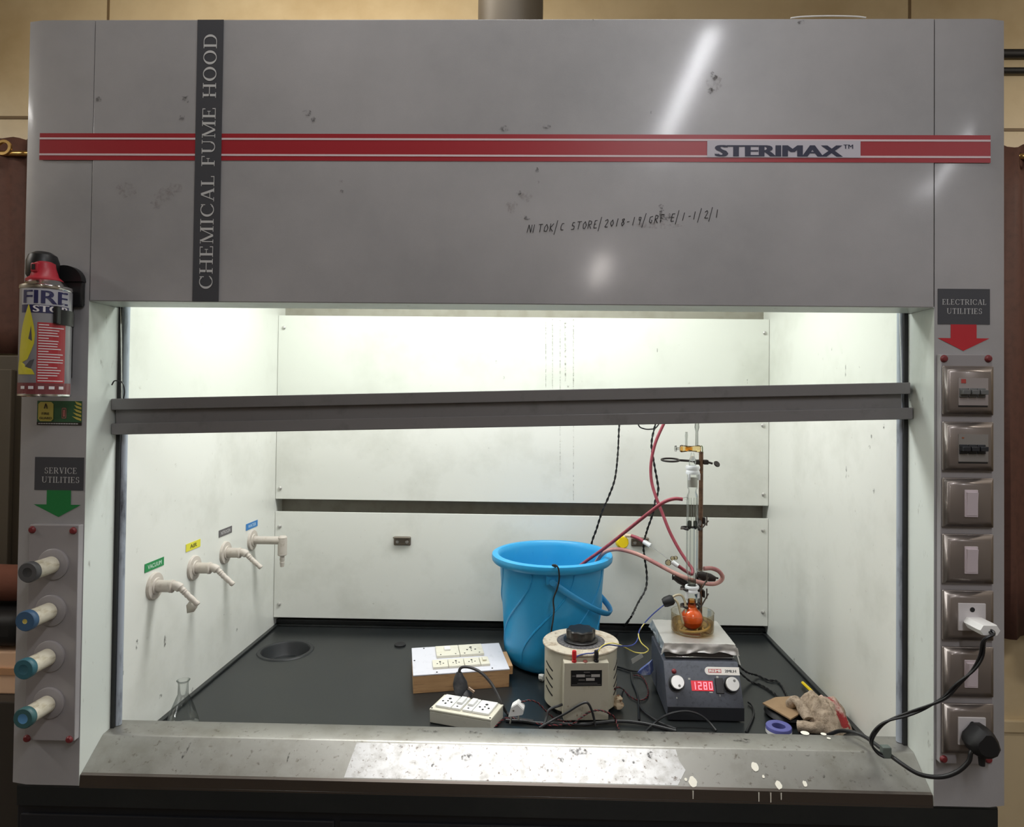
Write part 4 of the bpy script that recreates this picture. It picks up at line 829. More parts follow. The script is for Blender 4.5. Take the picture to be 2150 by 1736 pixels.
b = MB(); P = [Y(x, y, .382) for x, y in ((1325, 1384), (1347, 1371), (1351, 1379), (1328, 1394))]; b.add(P+[p_+Vector((0, .0006, 0)) for p_ in P], [(0, 1, 2, 3), (7, 6, 5, 4), (0, 4, 5, 1), (1, 5, 6, 2), (2, 6, 7, 3), (3, 7, 4, 0)]); b.build('paper_tag', PAPER, va)
# magnetic stirrer hotplate
HX0, HX1, HYF, HYB = .3485, .5168, .2996, .515
hp = thing('stirrer_hotplate', 'dark grey stirrer hotplate with red digits and a foil covered top', 'hotplate', ((HX0+HX1)/2, .41, B))
b = MB(); V = [(.2996, .8772), (.347, .955), (.349, .9565), (HYB, .9565), (HYB, .853), (.2996, .853)]; n = len(V)
MM = Matrix(((0, 0, 1, 0), (1, 0, 0, 0), (0, 1, 0, 0), (0, 0, 0, 1)))
b.prism(V, HX0, HX1, MM); bmesh.ops.bevel(b.bm, geom=list(b.bm.edges), offset=.0012, segments=2, affect='EDGES'); b.build('housing', HPB, hp)
b = MB(); b.box(HX0+.001, HX1+.0005, .2985, .3025, .8475, .8762, .0006); b.build('front_skirt', mat('skirt_black', (40, 41, 46), .5), hp)
for sx_ in (HX0+.015, HX1-.015):
    for sy_ in (.325, .49): b = MB(); b.lathe([(0, 0), (.008, 0), (.009, .009), (0, .009)], 14, (sx_, sy_, B)); b.build('foot', BLACKM, hp)
sv_ = Vector((0, .0474, .0778)).normalized(); nv = Vector((1, 0, 0)).cross(sv_); OR = Vector((0, .2996, .8772))
SM = Matrix((Vector((1, 0, 0)), sv_, nv)).transposed().to_4x4(); SM.translation = OR
def suv(px, py, h=0.):
    d = FWD+RGT*((px-CX)/FOC)-UPV*((py-CY)/FOC); o_ = OR+nv*h; t = (o_-CAM).dot(nv)/d.dot(nv); p_ = CAM+d*t-o_; return p_.x, p_.dot(sv_)
def on(u, v, h=0.): return SM @ Vector((u, v, h))
for (px, py) in ((1423, 1432), (1538.5, 1436)):
    u, v = suv(px, py, .018); b = MB(); c = on(u, v, .0003)
    b.lathe([(.0185, 0), (.0185, .0012), (.0155, .0014), (.0150, .0130), (.0148, .014)], 36, c, nv); b.mi = 1; b.lathe([(.0150, .0138), (.0148, .0180), (.0138, .0190), (0, .0190)], 36, c, nv)
    a_ = -1.2 if px < 1500 else 1.0
    b.mi = 2; cc = c+SM.to_3x3() @ Vector((.008*cos(a_), .008*sin(a_), .0190)); b.lathe([(.003, 0), (.0025, .0005), (0, .0002)], 12, cc, nv)
    b.build('knob', [BLACK, ALU, mat('knob_dimple', (120, 118, 116), .5)], hp)
ua, va_ = suv(1452.5, 1450); ub, vb = suv(1496, 1429.5)
b = MB(SM.copy()); b.box(ua, ub, va_, vb, .0001, .0010); dsp = b.build('display', mat('display_red', (206, 4, 32), .3, emit=.30), hp)
SEG = {'1': 'bc', '2': 'abged', '8': 'abcdefg', '0': 'abcdef'}; b = MB(SM.copy()); wd = (ub-ua)/4.05; hh = vb-va_
for i, c in enumerate('1280'):
    x0_ = ua+(ub-ua)*.02+wd*i+(.25*wd if c == '1' else .17*wd); x1_ = x0_+wd*.66; y0_, y1_ = va_+hh*.12, va_+hh*.88; t_ = wd*.17; ym = (y0_+y1_)/2
    if c == '1': x1_ = ua+(ub-ua)*.02+wd*.72
    sg = {'a': rect(x0_, y1_-t_, x1_, y1_), 'd': rect(x0_, y0_, x1_, y0_+t_), 'g': rect(x0_, ym-t_/2, x1_, ym+t_/2), 'b': rect(x1_-t_, ym, x1_, y1_), 'c': rect(x1_-t_, y0_, x1_, ym), 'f': rect(x0_, ym, x0_+t_, y1_), 'e': rect(x0_, y0_, x0_+t_, ym)}
    for k in SEG[c]: b.flats([sg[k]], Matrix.Translation((0, 0, .0012)))
b.build('digits', mat('digit_glow', (255, 150, 168), .4, emit=.62), dsp)
ua, va_ = suv(1480.5, 1416.5); ub, vb = suv(1551, 1401); rr = (vb-va_)/2
b = MB(SM.copy()); b.prism([(ua+rr+rr*cos(pi/2+a*pi/12), va_+rr+rr*sin(pi/2+a*pi/12)) for a in range(13)]+[(ub, va_), (ub, vb)], .0001, .0008)
b.mi = 1; b.flats([rect(ua+(ub-ua)*.105, va_+(vb-va_)*.27, ua+(ub-ua)*.475, va_+(vb-va_)*.73)], Matrix.Translation((0, 0, .0010)))
b.mi = 0; b.flats(fit(sans('REMI', .006, .05), ua+(ub-ua)*.125, ua+(ub-ua)*.455, va_+(vb-va_)*.34, va_+(vb-va_)*.66), Matrix.Translation((0, 0, .0012)))
b.mi = 2; b.flats(fit(sans('2MLH', .006, .05), ua+(ub-ua)*.575, ua+(ub-ua)*.905, va_+(vb-va_)*.33, va_+(vb-va_)*.66), Matrix.Translation((0, 0, .0010)))
b.build('badge', [mat('badge_white', (236, 230, 224), .5), mat('badge_red', (190, 70, 72), .5), mat('badge_black', (84, 82, 84), .5)], hp)
ua, va_ = suv(1504, 1456); ub, vb = suv(1516.5, 1424); b = MB(SM.copy()); b.box(ua, ub, va_, vb, .0002, .004, .0008); b.build('power_switch', mat('switch_dark', (24, 20, 22), .3), hp)
u, v = suv(1415, 1409); b = MB(); b.lathe([(.0055, 0), (.0052, .002), (.003, .0042), (0, .0050)], 18, on(u, v, .0002), nv); b.build('indicator', mat('indicator_red', (128, 44, 50), .3), hp)
b = MB(SM.copy())
for px, py, a_, c_ in ((1447, 1425, .0025, .002), (1493, 1453.5, .0038, .0011), (1511.5, 1460, .001, .002), (1506, 1421.5, .0024, .0024), (1421, 1465, .0012, .0016)):
    u, v = suv(px, py); b.flats([rect(u-a_, v-c_, u+a_, v+c_)], Matrix.Translation((0, 0, .0006)))
b.build('panel_marks', mat('panel_mark', (176, 176, 170), .6), hp)
PX0, PX1, PY0, PY1 = .3525, .5125, .3600, .5230
b = MB(); b.box(PX0+.004, PX1-.004, PY0+.004, PY1-.004, .9568, .9600); b.build('gap_block', BLACKM, hp)
b = MB(); b.box(PX0+.0005, PX1-.0005, PY0+.0005, PY1-.0005, .9602, .9635, .001); b.build('plate_rim', CHROME, hp)
b = MB(); b.box(PX0+.002, PX1-.002, PY0+.002, PY1-.002, .9637, .9935, .001); b.build('heating_plate', mat('plate_dark', (60, 54, 50), .5), hp)
# crumpled foil wrapped over the plate
b = MB(); n = 44; V = []; F = []
def foilpt(i, j):
    u, v = i/n, j/n; e = .17    # outer margin folds down the sides
    def m_(t, a0, a1):
        if t < e: return a0, (e-t)/e
        if t > 1-e: return a1, (t-1+e)/e
        return a0+(a1-a0)*(t-e)/(1-2*e), 0
    x, dx_ = m_(u, PX0, PX1); y, dy_ = m_(v, PY0, PY1); d_ = max(dx_, dy_)
    nz = noise.noise(Vector((u*14, v*14, 1.7))); nz2 = noise.noise(Vector((u*31, v*31, 4.2)))
    x += (dx_ > 0)*(1 if u > .5 else -1)*(.0006+.0035*dx_+.004*nz*dx_); y += (dy_ > 0)*(1 if v > .5 else -1)*(.0006+.0035*dy_+.004*nz*dy_)
    z = .9952-d_*(.0235+.008*noise.noise(Vector((u*7+3, v*7, .3))))-(.0008 if d_ == 0 else 0)+(.0005*nz2 if d_ == 0 else .0009*nz2)
    if dx_ > 0 and dy_ > 0: q_ = min(dx_, dy_); x += (1 if u > .5 else -1)*.006*q_; y += (1 if v > .5 else -1)*.004*q_
    return (x, y, z)
for i in range(n+1):
    for j in range(n+1): V.append(foilpt(i, j))
for i in range(n):
    for j in range(n): a = i*(n+1)+j; F.append((a, a+n+1, a+n+2, a+1))
b.add(V, F); c = Vector((PX1+.002, PY0+.006, .985)); b.add([c, c+Vector((.002, .012, -.004)), c+Vector((.011, .004, -.026)), c+Vector((.014, -.002, -.041)), c+Vector((.010, -.004, -.038)), c+Vector((.004, -.003, -.018))], [(0, 1, 2, 5), (5, 2, 3, 4)])
o = b.build('foil_cover', FOIL, hp, sharp=60)
b = MB(); twin(b, [Z(1553, 1404, .90)+Vector((0, .05, 0)), Z(1566, 1410, .870), Z(1590, 1418, .850), Z(1615, 1428, .8485), Z(1630, 1429, .8485), Z(1642, 1440, .8485), Z(1655, 1464, .8485), Z(1668, 1478, .8485)], .0016, .0015, .03); b.build('cord', BLACK, hp)
b = MB(); twin(b, [Z(1556, 1420, .885)+Vector((0, .05, 0)), Z(1575, 1430, .8500), Z(1598, 1438, .8485), Z(1618, 1450, .8485), Z(1636, 1464, .8485), Z(1646, 1474, .8485)], .0016, .0015, .03); b.build('cord', BLACK, hp)
# ================================================================== GLASSWARE STACK
AX, AY = .4325, .440
def gz(y): return Y(1453, y, AY).z
dish = thing('oil_bath_dish', 'glass dish of brown oil standing on the foil covered hotplate', 'dish', (AX+.0015, AY, .9956))
b = MB(); b.lathe([(0, .0006), (.046, .0006), (.0498, .003), (.0505, .008), (.0505, .0455), (.0512, .0466), (.0506, .0472), (.0498, .0462)], 48, (0, 0, 0)); b.build('dish_wall', GLASS_OIL, dish, True)
b = MB(); b.lathe([(0, .0040), (.0455, .0040), (.0482, .0085), (.0483, .024), (0, .024)], 48, (0, 0, 0)); b.build('oil', OIL, dish, True)
ht = thing('immersion_heater', 'glass tube immersion heater with black plug dipping into the oil dish', 'heater', (AX-.035, AY, .999))
COILG = mat('heater_tube', (190, 178, 150), .25, noise_=(60, .5, .8, (160, 146, 116)))
b = MB(); pts = [Y(1408, 1258, .428), Y(1416, 1258, .428), Y(1423, 1266, .426), Y(1427, 1280, .424), Y(1431, 1296, .422), Y(1434, 1312, .420)]
cx_, cy_ = AX+.0015, AY
for j in range(9): a = pi*1.18+j*pi*1.3/8; pts.append(Vector((cx_+.040*cos(a), cy_+.040*sin(a), 1.004+.016*(j/8)**1.4)))
b.tube(pts, .0029, 10); b.build('tube', COILG, ht)
b = MB(); b.tube([Y(1411, 1254, .438), Y(1421, 1249, .440), Y(1431, 1250, .440), Y(1437, 1260, .438), Y(1440, 1276, .434), Y(1440, 1292, .430), Y(1436, 1310, .428)], .0028, 10); b.build('tube', COILG, ht)
b = MB(); b.lathe([(0, -.014), (.010, -.013), (.0125, -.006), (.013, .008), (.009, .014), (0, .015)], 9, Y(1403, 1262, .430), Vector((.85, 0, .35))); b.build('black_cap', BLACKM, ht)
rb = thing('round_bottom_flask', 'round flask of orange liquid sitting in the oil dish', 'flask', (AX, AY, .9992))
zc = gz(1298); r = .0270
P = [(r*sin(a*pi/20), zc-r*cos(a*pi/20)) for a in range(0, 18)]; P[0] = (0, P[0][1])
b = MB(); b.lathe(P+[(.0135, zc+.027), (.0102, gz(1270)), (.0100, gz(1262)), (.0128, gz(1259)), (.0130, gz(1240))], 40, (AX, AY, 0)); b.build('flask_body', GLASS, rb)
r2 = r-.0012; P = [(r2*sin(a*pi/20), zc-r2*cos(a*pi/20)) for a in range(0, 17)]; P[0] = (0, P[0][1])
b = MB(); b.lathe(P+[(.0125, zc+.0245), (.0095, zc+.028), (0, zc+.028)], 40, (AX, AY, 0)); b.build('liquid', ORANGE, rb)
b = MB(); b.lathe([(.0092, gz(1258)), (.0098, gz(1274)), (.0085, gz(1285))], 24, (AX, AY, 0)); b.build('joint_film', thin_glass('glass_amber', (240, 190, 130), (190, 130, 80)), rb)
def clip(label, y0_, y1_, legs):
    kc = thing('joint_clip', label, 'clip', (AX, AY, gz(y1_))); b = MB(); z0_, z1_ = gz(y1_), gz(y0_); h_ = z1_-z0_
    b.lathe([(.0128, 0), (.0160, 0), (.0168, h_*.18), (.0160, h_*.36), (.0152, h_*.45), (.0162, h_*.56), (.0172, h_*.78), (.0160, h_), (.0118, h_), (.0118, h_*.5), (.0128, 0)], 32, (AX, AY, z0_)); b.build('ring', CLIPW, kc)
    for a_ in legs: b = MB(); c_ = Vector((AX+.0150*cos(a_), AY+.0150*sin(a_), z0_)); b.box(c_.x-.0028, c_.x+.0028, c_.y-.002, c_.y+.002, z0_-.014, z0_+.002, .0008); b.build('leg', CLIPW, kc)
clip('white plastic joint clip just above the orange flask', 1229, 1243, (pi*1.15, -.15))
clip('white toothed joint clip near the top of the glass column', 977, 995, (pi*1.25, -.3))
cd = thing('glass_condenser', 'tall clear glass condenser standing in the neck of the orange flask', 'condenser', (AX, AY, gz(1240)))
b = MB(); b.lathe([(.0092, gz(1243)), (.0098, gz(1210)), (.0110, gz(1206)), (.0138, gz(1198)), (.0138, gz(1115)), (.0142, gz(1100)), (.0138, gz(1085)), (.0138, gz(1050)), (.0128, gz(1040)), (.0098, gz(1034)), (.0096, gz(1028)), (.0122, gz(1024)), (.0126, gz(1000)), (.0118, gz(978))], 40, (AX-.0005, AY, 0)); b.build('jacket', GLASS, cd)
b = MB(); b.lathe([(.0045, gz(1240)), (.0050, gz(1205)), (.0058, gz(1190)), (.0058, gz(1110)), (.0035, gz(1104))], 24, (AX-.0005, AY, 0)); b.build('inner_tube', GLASS, cd)
for dx_ in (-.0062, .0062):
    b = MB(); b.lathe([(0, gz(1108)), (.0026, gz(1106)), (.0042, gz(1099)), (.0040, gz(1060)), (.0034, gz(1045))], 18, (AX+dx_, AY, 0)); b.build('finger', GLASS, cd)
    b = MB(); b.lathe([(0, gz(1112)), (.0045, gz(1108)), (.0052, gz(1101)), (.0046, gz(1094)), (0, gz(1092))], 18, (AX+dx_*1.15, AY, 0)); b.build('drip_bulb', thin_glass('glass_dark', (150, 152, 148), (46, 48, 46)), cd)
b = MB(); b.lathe([(.0112, gz(1022)), (.0114, gz(1003))], 30, (AX-.0005, AY, 0)); b.build('ground_joint', mat('frosted', (206, 204, 198), .6, trans=0.0), cd)
b = MB(); b.lathe([(.0084, gz(1232)), (.0088, gz(1216))], 30, (AX, AY, 0)); b.build('ground_joint', thin_glass('glass_frost', (205, 205, 200), (150, 150, 146), .3, .3), cd)
b = MB(); b.tube([Vector((AX-.012, AY, gz(1046))), Vector((AX-.018, AY, gz(1047))), Y(1428, 1048, AY)], .0032, 10); b.build('side_arm', GLASS, cd)
b = MB(); b.tube([Vector((AX+.012, AY, gz(1197))), Vector((AX+.02, AY+.003, gz(1197))), Y(1482, 1194, AY+.006)], .0034, 10); b.build('side_arm', GLASS, cd)
sc = thing('stopcock_adapter', 'yellow stained glass stopcock adapter with two upright arms atop the condenser', 'stopcock', (AX, AY, gz(975)))
b = MB(); b.lathe([(.0080, gz(980)), (.0086, gz(966)), (.0050, gz(958)), (.0034, gz(950))], 24, (AX-.001, AY, 0)); b.build('cone', GLASS, sc)
b = MB(); b.lathe([(0, gz(969)), (.0060, gz(967)), (.0062, gz(962)), (.0035, gz(957)), (0, gz(956.5))], 16, (AX-.001, AY, 0)); b.build('white_tip', CLIPW, sc)
zb_ = gz(942); b = MB(); x0_, x1_ = Y(1427, 942, AY).x, Y(1471, 942, AY).x
b.lathe([(0, 0), (.0075, .001), (.0092, .004), (.0070, (x1_-x0_)*.42), (.0066, (x1_-x0_)*.58), (.0090, (x1_-x0_)-.004), (.0075, x1_-x0_), (0, x1_-x0_)], 24, (x0_, AY, zb_), (1, 0, 0)); b.build('barrel', GLASS_Y, sc)
b = MB(); b.lathe([(.0078, .003), (.0080, .006)], 24, (x0_, AY, zb_), (1, 0, 0)); b.lathe([(.0060, .014), (.0045, .022), (.0062, .030)], 20, (x0_, AY, zb_), (1, 0, 0)); b.build('grease_film', thin_glass('amber_grease', (240, 200, 130), (190, 130, 50)), sc)
b = MB(); b.lathe([(0, -.013), (.0065, -.012), (.0075, -.008), (.003, -.006), (.003, 0)], 16, (x0_, AY, zb_), (1, 0, 0)); b.build('key', thin_glass('glass_white', (235, 236, 234), (180, 182, 180)), sc)
for px, y1_, yb_ in ((1441, 912, 914), (1463, 872, 897)):
    b = MB(); x_ = Y(px, 930, AY).x; b.lathe([(.0034, gz(936)), (.0032, gz(yb_+9)), (.0055 if px > 1450 else .0042, gz(yb_)), (.0050 if px > 1450 else .0030, gz(yb_-7)), (.0032, gz(y1_-4))], 16, (x_, AY, 0)); b.build('arm', thin_glass('glass_grey', (226, 228, 226), (140, 140, 142)), sc)
b = MB(); b.tube([Vector((x1_, AY, zb_+.006)), Vector((x1_+.003, AY, zb_+.007)), Vector((x1_+.0045, AY, zb_+.002)), Vector((x1_+.0045, AY, zb_-.008))], .0011, 6); b.build('wire_clip', mat('green_clip', (120, 140, 70), .5), sc)
# retort stand and clamps
RX, RY = Y(1471, 1120, .553).x, .553; ztop = Y(1474, 948, .553).z
rs = thing('retort_stand', 'rusty steel rod stand rising behind the glass condenser', 'stand', (RX, .63, B))
b = MB(); b.cyl((RX, RY, B+.018), (RX, RY, ztop), .0056, n=16); b.build('rod', RUST, rs)
b = MB(); b.box(RX-.06, RX+.06, RY-.022, RY+.155, B, B+.019, .003); b.build('base', IRON, rs)
def clamp(label, y_, kind):
    z = Y(1471, y_, RY).z; k = thing('clamp', label, 'clamp', (RX, RY, z), 0, 'clamps on the retort stand')
    if kind == 'ring':
        b = MB(); b.box(RX-.016, RX-.0058, RY-.007, RY+.007, z-.006, z+.006, .0015); b.box(RX+.0058, RX+.018, RY-.007, RY+.007, z-.006, z+.006, .0015); b.box(RX-.016, RX+.018, RY+.0058, RY+.011, z-.006, z+.006, .0015); b.build('boss', IRON, k)
        b = MB(); q_ = [Y(1455, y_-2, RY), Y(1440, y_-3, RY), Y(1425, y_-4, RY)]; b.tube([Vector((RX-.014, RY, z+.001))]+q_, .003, 8); L_, R2_ = Y(1389, y_-5, RY), Y(1426, y_-4, RY); c_ = (L_+R2_)/2; ra = (R2_-L_).length/2
        b.tube([c_+Vector((ra*cos(a*pi/8), .018*sin(a*pi/8), .0025*sin(a*pi/8))) for a in range(16)], .0026, 8, 3, True); b.build('ring_arm', IRON, k)
        b = MB(); b.cyl((RX+.017, RY, z), Y(1496, y_+3, RY), .0028, n=10); b.build('screw', IRON, k)
        b = MB(); c_ = Y(1505, y_+4, RY); b.lathe([(0, -.002), (.008, -.002), (.009, 0), (.008, .002), (0, .002)], 16, c_, (.3, -.6, .5)); b.build('wing_knob', IRON, k)
        return
    b = MB(); b.box(RX-.012, RX-.0058, RY-.008, RY+.008, z-.009, z+.009, .0015); b.box(RX+.0058, RX+.011, RY-.008, RY+.008, z-.009, z+.009, .0015); b.box(RX-.012, RX+.011, RY+.0058, RY+.011, z-.009, z+.009, .0015); b.build('boss', IRON, k)
    hx = AX+.027; b = MB(); b.tube([Vector((RX-.004, RY-.009, z)), Vector((RX-.008, RY-.03, z)), Vector((hx, AY+.045, z)), Vector((hx-.004, AY+.024, z))], .0036, 8); b.build('arm', IRON, k)
    for s_ in (-1, 1):
        b = MB(); b.tube([Vector((hx-.004, AY+.026, z+s_*.002)), Vector((AX+s_*.019, AY+.020, z)), Vector((AX+s_*.0195, AY, z)), Vector((AX+s_*.013, AY-.012, z))], (.0030), 8); b.build('jaw', IRON, k)
    ez = Vector((0, 0, 1)); p_ = Vector((AX+.022, AY, z)); e_ = Y(1484, y_, AY-.0); b = MB(); b.cyl(p_, e_+Vector((.004, 0, 0)), .0018, n=8); b.cyl(e_-ez*.012, e_+ez*.012, .0016, n=8); b.cyl(Vector((AX-.020, AY, z)), Vector((AX-.0285, AY, z)), .0022, n=8); b.build('tee_screw', mat('worn_iron', (108, 100, 94), .4, metal=.6), k)
    if kind == 'big':
        b = MB(); b.lathe([(0, -.020), (.008, -.018), (.010, -.004), (.008, .014), (.005, .020), (0, .020)], 14, Y(1430, 1219, AY+.035), Vector((.8, 0, -.5))); b.cyl(Y(1426, 1213, AY+.035), Y(1411, 1211, AY+.035), .0022, n=8); b.cyl(Y(1412.5, 1206, AY+.035), Y(1412.5, 1217, AY+.035), .0016, n=8); b.build('grip', IRON, k)
        b = MB(); b.lathe([(0, -.022), (.007, -.021), (.010, -.010), (.010, .010), (.006, .024), (0, .024)], 14, Y(1482, 1210, AY+.035), Vector((.95, 0, -.25))); b.cyl(Y(1494, 1211, AY+.035), Y(1508, 1214, AY+.035), .0022, n=8); b.build('grip', IRON, k)
clamp('black ring clamp near the top of the retort rod', 970, 'ring')
clamp('screw clamp gripping the condenser just below its upper hose', 1093, 'jaw')
clamp('bulky black clamp holding the bottom of the condenser by the hose loop', 1212, 'big')
clamp('lowest clamp, screwed around the neck of the orange flask', 1246, 'jaw')
# rubber hoses
b = MB(); b.tube([Y(1433, 1048, AY), Y(1415, 1047, AY), Y(1392, 1055, .446), Y(1362, 1077, .465), Y(1322, 1109, .51), Y(1282, 1141, .56), Y(1252, 1163, .59), Y(1228, 1180, .61), Y(1205, 1200, .63), Y(1185, 1235, .64)], .0044, 12)
tag(b.build('rubber_hose', HOSE), 'red rubber hose from the top of the condenser down into the blue bucket', 'hose', 'rubber hoses')
b = MB(); b.tube([Y(1440, 848, .102), Y(1438, 847, .25), Y(1430, 846, .45), Y(1418, 851, .57), Y(1405, 868, .61), Y(1392, 893, .62), Y(1376, 930, .62), Y(1367, 972, .62), Y(1368, 1010, .62), Y(1378, 1045, .61), Y(1391, 1078, .60), Y(1406, 1116, .585), Y(1425, 1152, .565), Y(1442, 1178, .55), Y(1454, 1196, .535), Y(1452, 1205, .525), Y(1440, 1199, .515), Y(1424, 1188, .51)], .0043, 12)
tag(b.build('rubber_hose', HOSE), 'dark red rubber hose hanging from above behind the condenser', 'hose', 'rubber hoses')
b = MB(); hy = AY+.024; b.tube([Y(1240, 1200, .64), Y(1250, 1184, .625), Y(1258, 1171, .60), Y(1272, 1158, .57), Y(1292, 1153, .55), Y(1315, 1156, .53), Y(1345, 1166, .51), Y(1380, 1184, .49), Y(1410, 1200, .475), Y(1440, 1213, hy), Y(1468, 1222, hy), Y(1495, 1226, hy), Y(1511, 1221, hy), Y(1517, 1211, hy), Y(1509, 1199, hy-.004), Y(1494, 1193, hy-.01), Y(1478, 1193.5, AY+.006)], .0051, 12)
tag(b.build('rubber_hose', HOSEP), 'pale faded rubber hose arching out of the bucket and looping to the condenser foot', 'hose', 'rubber hoses')
# valve on the back panel and its little glass tap
yv = thing('yellow_valve', 'round yellow valve knob on the back panel beside the bucket rim', 'valve', Y(1306, 1138, .849))
c = Y(1306, 1138, .815); b = MB(); b.lathe([(0, -.010), (.016, -.010), (.0195, -.006), (.0195, .006), (.016, .010), (0, .010)], 10, c, (.25, -1, .1)); b.build('knob', YEL, yv)
b = MB(); b.cyl(c, (c.x, .8485, c.z), .009, n=14); b.build('stem', mat('valve_stem', (190, 180, 160), .5), yv)
b = MB(); b.cyl(Y(1313, 1124, .815), Y(1326, 1125, .80), .0055, .004, n=12); b.cyl(c+Vector((.003, 0, .01)), Y(1314, 1124, .815), .006, n=12); b.build('barb', mat('barb_cream', (214, 196, 172), .5), yv)
gt = thing('gas_tap', 'small glass tap on a thin line with red connector, hanging between valve and condenser', 'tap', Y(1405, 1180, .52))
b = MB(); b.tube([Y(1325, 1124.5, .80), Y(1340, 1130, .79), Y(1354, 1138, .78)], .0052, 10); b.build('connector', HOSE, gt)
b = MB(); b.cyl(Y(1352, 1137, .78), Y(1366, 1146, .765), .0072, n=14); b.build('coupling', CLIPW, gt)
b = MB(); b.tube([Y(1365, 1146, .765), Y(1384, 1159, .65), Y(1402, 1173, .53)], .0008, 6, 3); b.build('line', mat('line_grey', (150, 150, 148), .5), gt)
GT = thin_glass('glass_beige', (228, 218, 196), (120, 108, 84))
for px, py, yy, r_ in ((1403, 1181, .515, .0085), (1412, 1172, .518, .0062), (1419, 1171, .522, .0056)):
    b = MB(); b.lathe([(0, -r_), (r_*.7, -r_*.7), (r_, 0), (r_*.7, r_*.7), (0, r_)], 18, Y(px, py, yy), (.5, 0, 1)); b.build('bulb', GT, gt)
b = MB(); b.cyl(Y(1411, 1179, .512), Y(1423, 1188, .510), .0056, n=12); b.build('coupling', CLIPW, gt)
# ================================================================== LOOSE CORDS
def cord(name, label, pts, r, m, sub=6, cat='cord', grp='loose cords in the hood'):
    b = MB(); b.tube(pts, r, 8, sub); return tag(b.build(name, m), label, cat, grp)
def tcord(name, label, pts, r, pitch, mats=(BLACK, BLACK), cat='cord'):
    b = MB(); twin(b, pts, r, r*.95, pitch, mats=(0, 1)); return tag(b.build(name, list(mats)), label, cat, 'loose cords in the hood')
tcord('twisted_cord', 'black twisted cord hanging down behind the blue bucket', [Y(1330, 850, .102), Y(1326, 848, .30), Y(1312, 848, .60), Y(1304, 858, .78), Y(1300, 895, .80), Y(1297, 955, .80), Y(1291, 1005, .80), Y(1279, 1040, .80), Y(1264, 1075, .80), Y(1252, 1112, .805), Y(1242, 1142, .81), Y(1238, 1190, .82), Y(1236, 1240, .83)], .0019, .035)
tcord('twisted_cord', 'black twisted cord hanging beside the red hose and wandering down to the worktop', [Y(1398, 850, .102), Y(1396, 848, .30), Y(1390, 848, .56), Y(1382, 860, .70), Y(1376, 890, .72), Y(1368, 930, .72), Y(1372, 965, .72), Y(1380, 1010, .72), Y(1382, 1030, .72), Y(1375, 1055, .72), Y(1370, 1080, .73), Y(1358, 1115, .75), Y(1351, 1145, .80), Y(1354, 1175, .82), Y(1358, 1205, .82), Y(1356, 1235, .80), Y(1340, 1265, .76), Y(1325, 1295, .70), Z(1308, 1318, .8495), Z(1290, 1338, .8485), Z(1275, 1352, .8485)], .0019, .035)
cord('hanging_loop', 'black cord hanging in a loop whose bottom shows just under the sash rail', [Y(1345, 852, .102), Y(1342, 850, .30), Y(1337, 851, .60), Y(1335, 868, .73), Y(1341, 893, .74), Y(1352, 900, .74), Y(1366, 901, .74), Y(1378, 897, .74), Y(1390, 878, .73), Y(1402, 856, .60), Y(1408, 850, .30), Y(1412, 852, .102)], .0020, BLACK)
cord('draped_cord', 'thin black cord draped over the front rim of the blue bucket', [Vector((.112, .505, 1.075)), Vector((.108, .478, 1.128)), Y(1160, 1187, .463), Y(1168, 1187, .455), Y(1173, 1196, .452), Y(1174, 1215, .452), Y(1170, 1235, .454), Y(1162, 1258, .458), Y(1163, 1280, .462), Y(1161, 1302, .468), Y(1157, 1330, .474), Z(1153, 1400, .849)], .0021, BLACK)
cord('power_cord', 'thick grey black cord running along behind the sill under the transformer', [Z(1062, 1512, .8495), Z(1098, 1514, .8495), Z(1130, 1518, .8495), Z(1180, 1520, .8495), Z(1230, 1520, .850), Z(1290, 1514, .851), Z(1340, 1517, .851), Z(1385, 1526, .850), Z(1420, 1535, .849)], .0036, WGREY)
cord('power_cord', 'grey cord bent into a tall hump in front of the transformer', [Z(1132, 1528, .850), Y(1160, 1512, .262), Y(1190, 1496, .262), Y(1212, 1482, .262), Y(1228, 1475, .262), Y(1236, 1478, .262), Y(1243, 1493, .262), Y(1247, 1508, .262), Z(1250, 1524, .850)], .0026, WGREY)
cord('power_cord', 'black cord curling round the left foot of the transformer', [Z(1140, 1526, .850), Y(1147, 1508, .268), Y(1151, 1493, .275), Y(1160, 1486, .28), Y(1172, 1482, .284), Y(1180, 1479, .29)], .0030, WGREY)
cord('power_cord', 'black cord arching low in front of the hotplate', [Z(1355, 1536, .850), Y(1372, 1520, .268), Y(1392, 1505, .27), Y(1415, 1496, .272), Y(1442, 1493, .274), Y(1468, 1500, .272), Y(1488, 1515, .268), Z(1504, 1534, .850)], .0024, WGREY)
cord('power_cord', 'black cord hanging right of the hotplate near the blue tape', [Z(1571, 1474, .8495), Z(1579, 1481, .8495), Z(1583, 1496, .8495), Z(1577, 1515, .8495), Z(1566, 1537, .8495)], .0022, BLACK)
cord('power_cord', 'black cord trailing straight between the transformer and hotplate', [Z(1325, 1413, .8485), Z(1328, 1432, .8485), Z(1335, 1448, .8485), Z(1340, 1466, .8485), Z(1341, 1485, .8485), Z(1342, 1512, .8485)], .0026, BLACK)
cord('power_cord', 'black cord slanting forward from the transformer towards the hotplate corner', [Z(1342, 1480, .8495), Z(1352, 1494, .8495), Z(1368, 1506, .8495), Z(1388, 1518, .8495), Z(1420, 1531, .8495)], .0026, WGREY)
cord('power_cord', 'pair of dark cords lying behind the transformer towards the hotplate', [Z(1290, 1398, .8485), Z(1305, 1402, .8485), Z(1322, 1407, .8485), Z(1345, 1410, .8485), Z(1366, 1411, .8485)], .0024, BLACK)
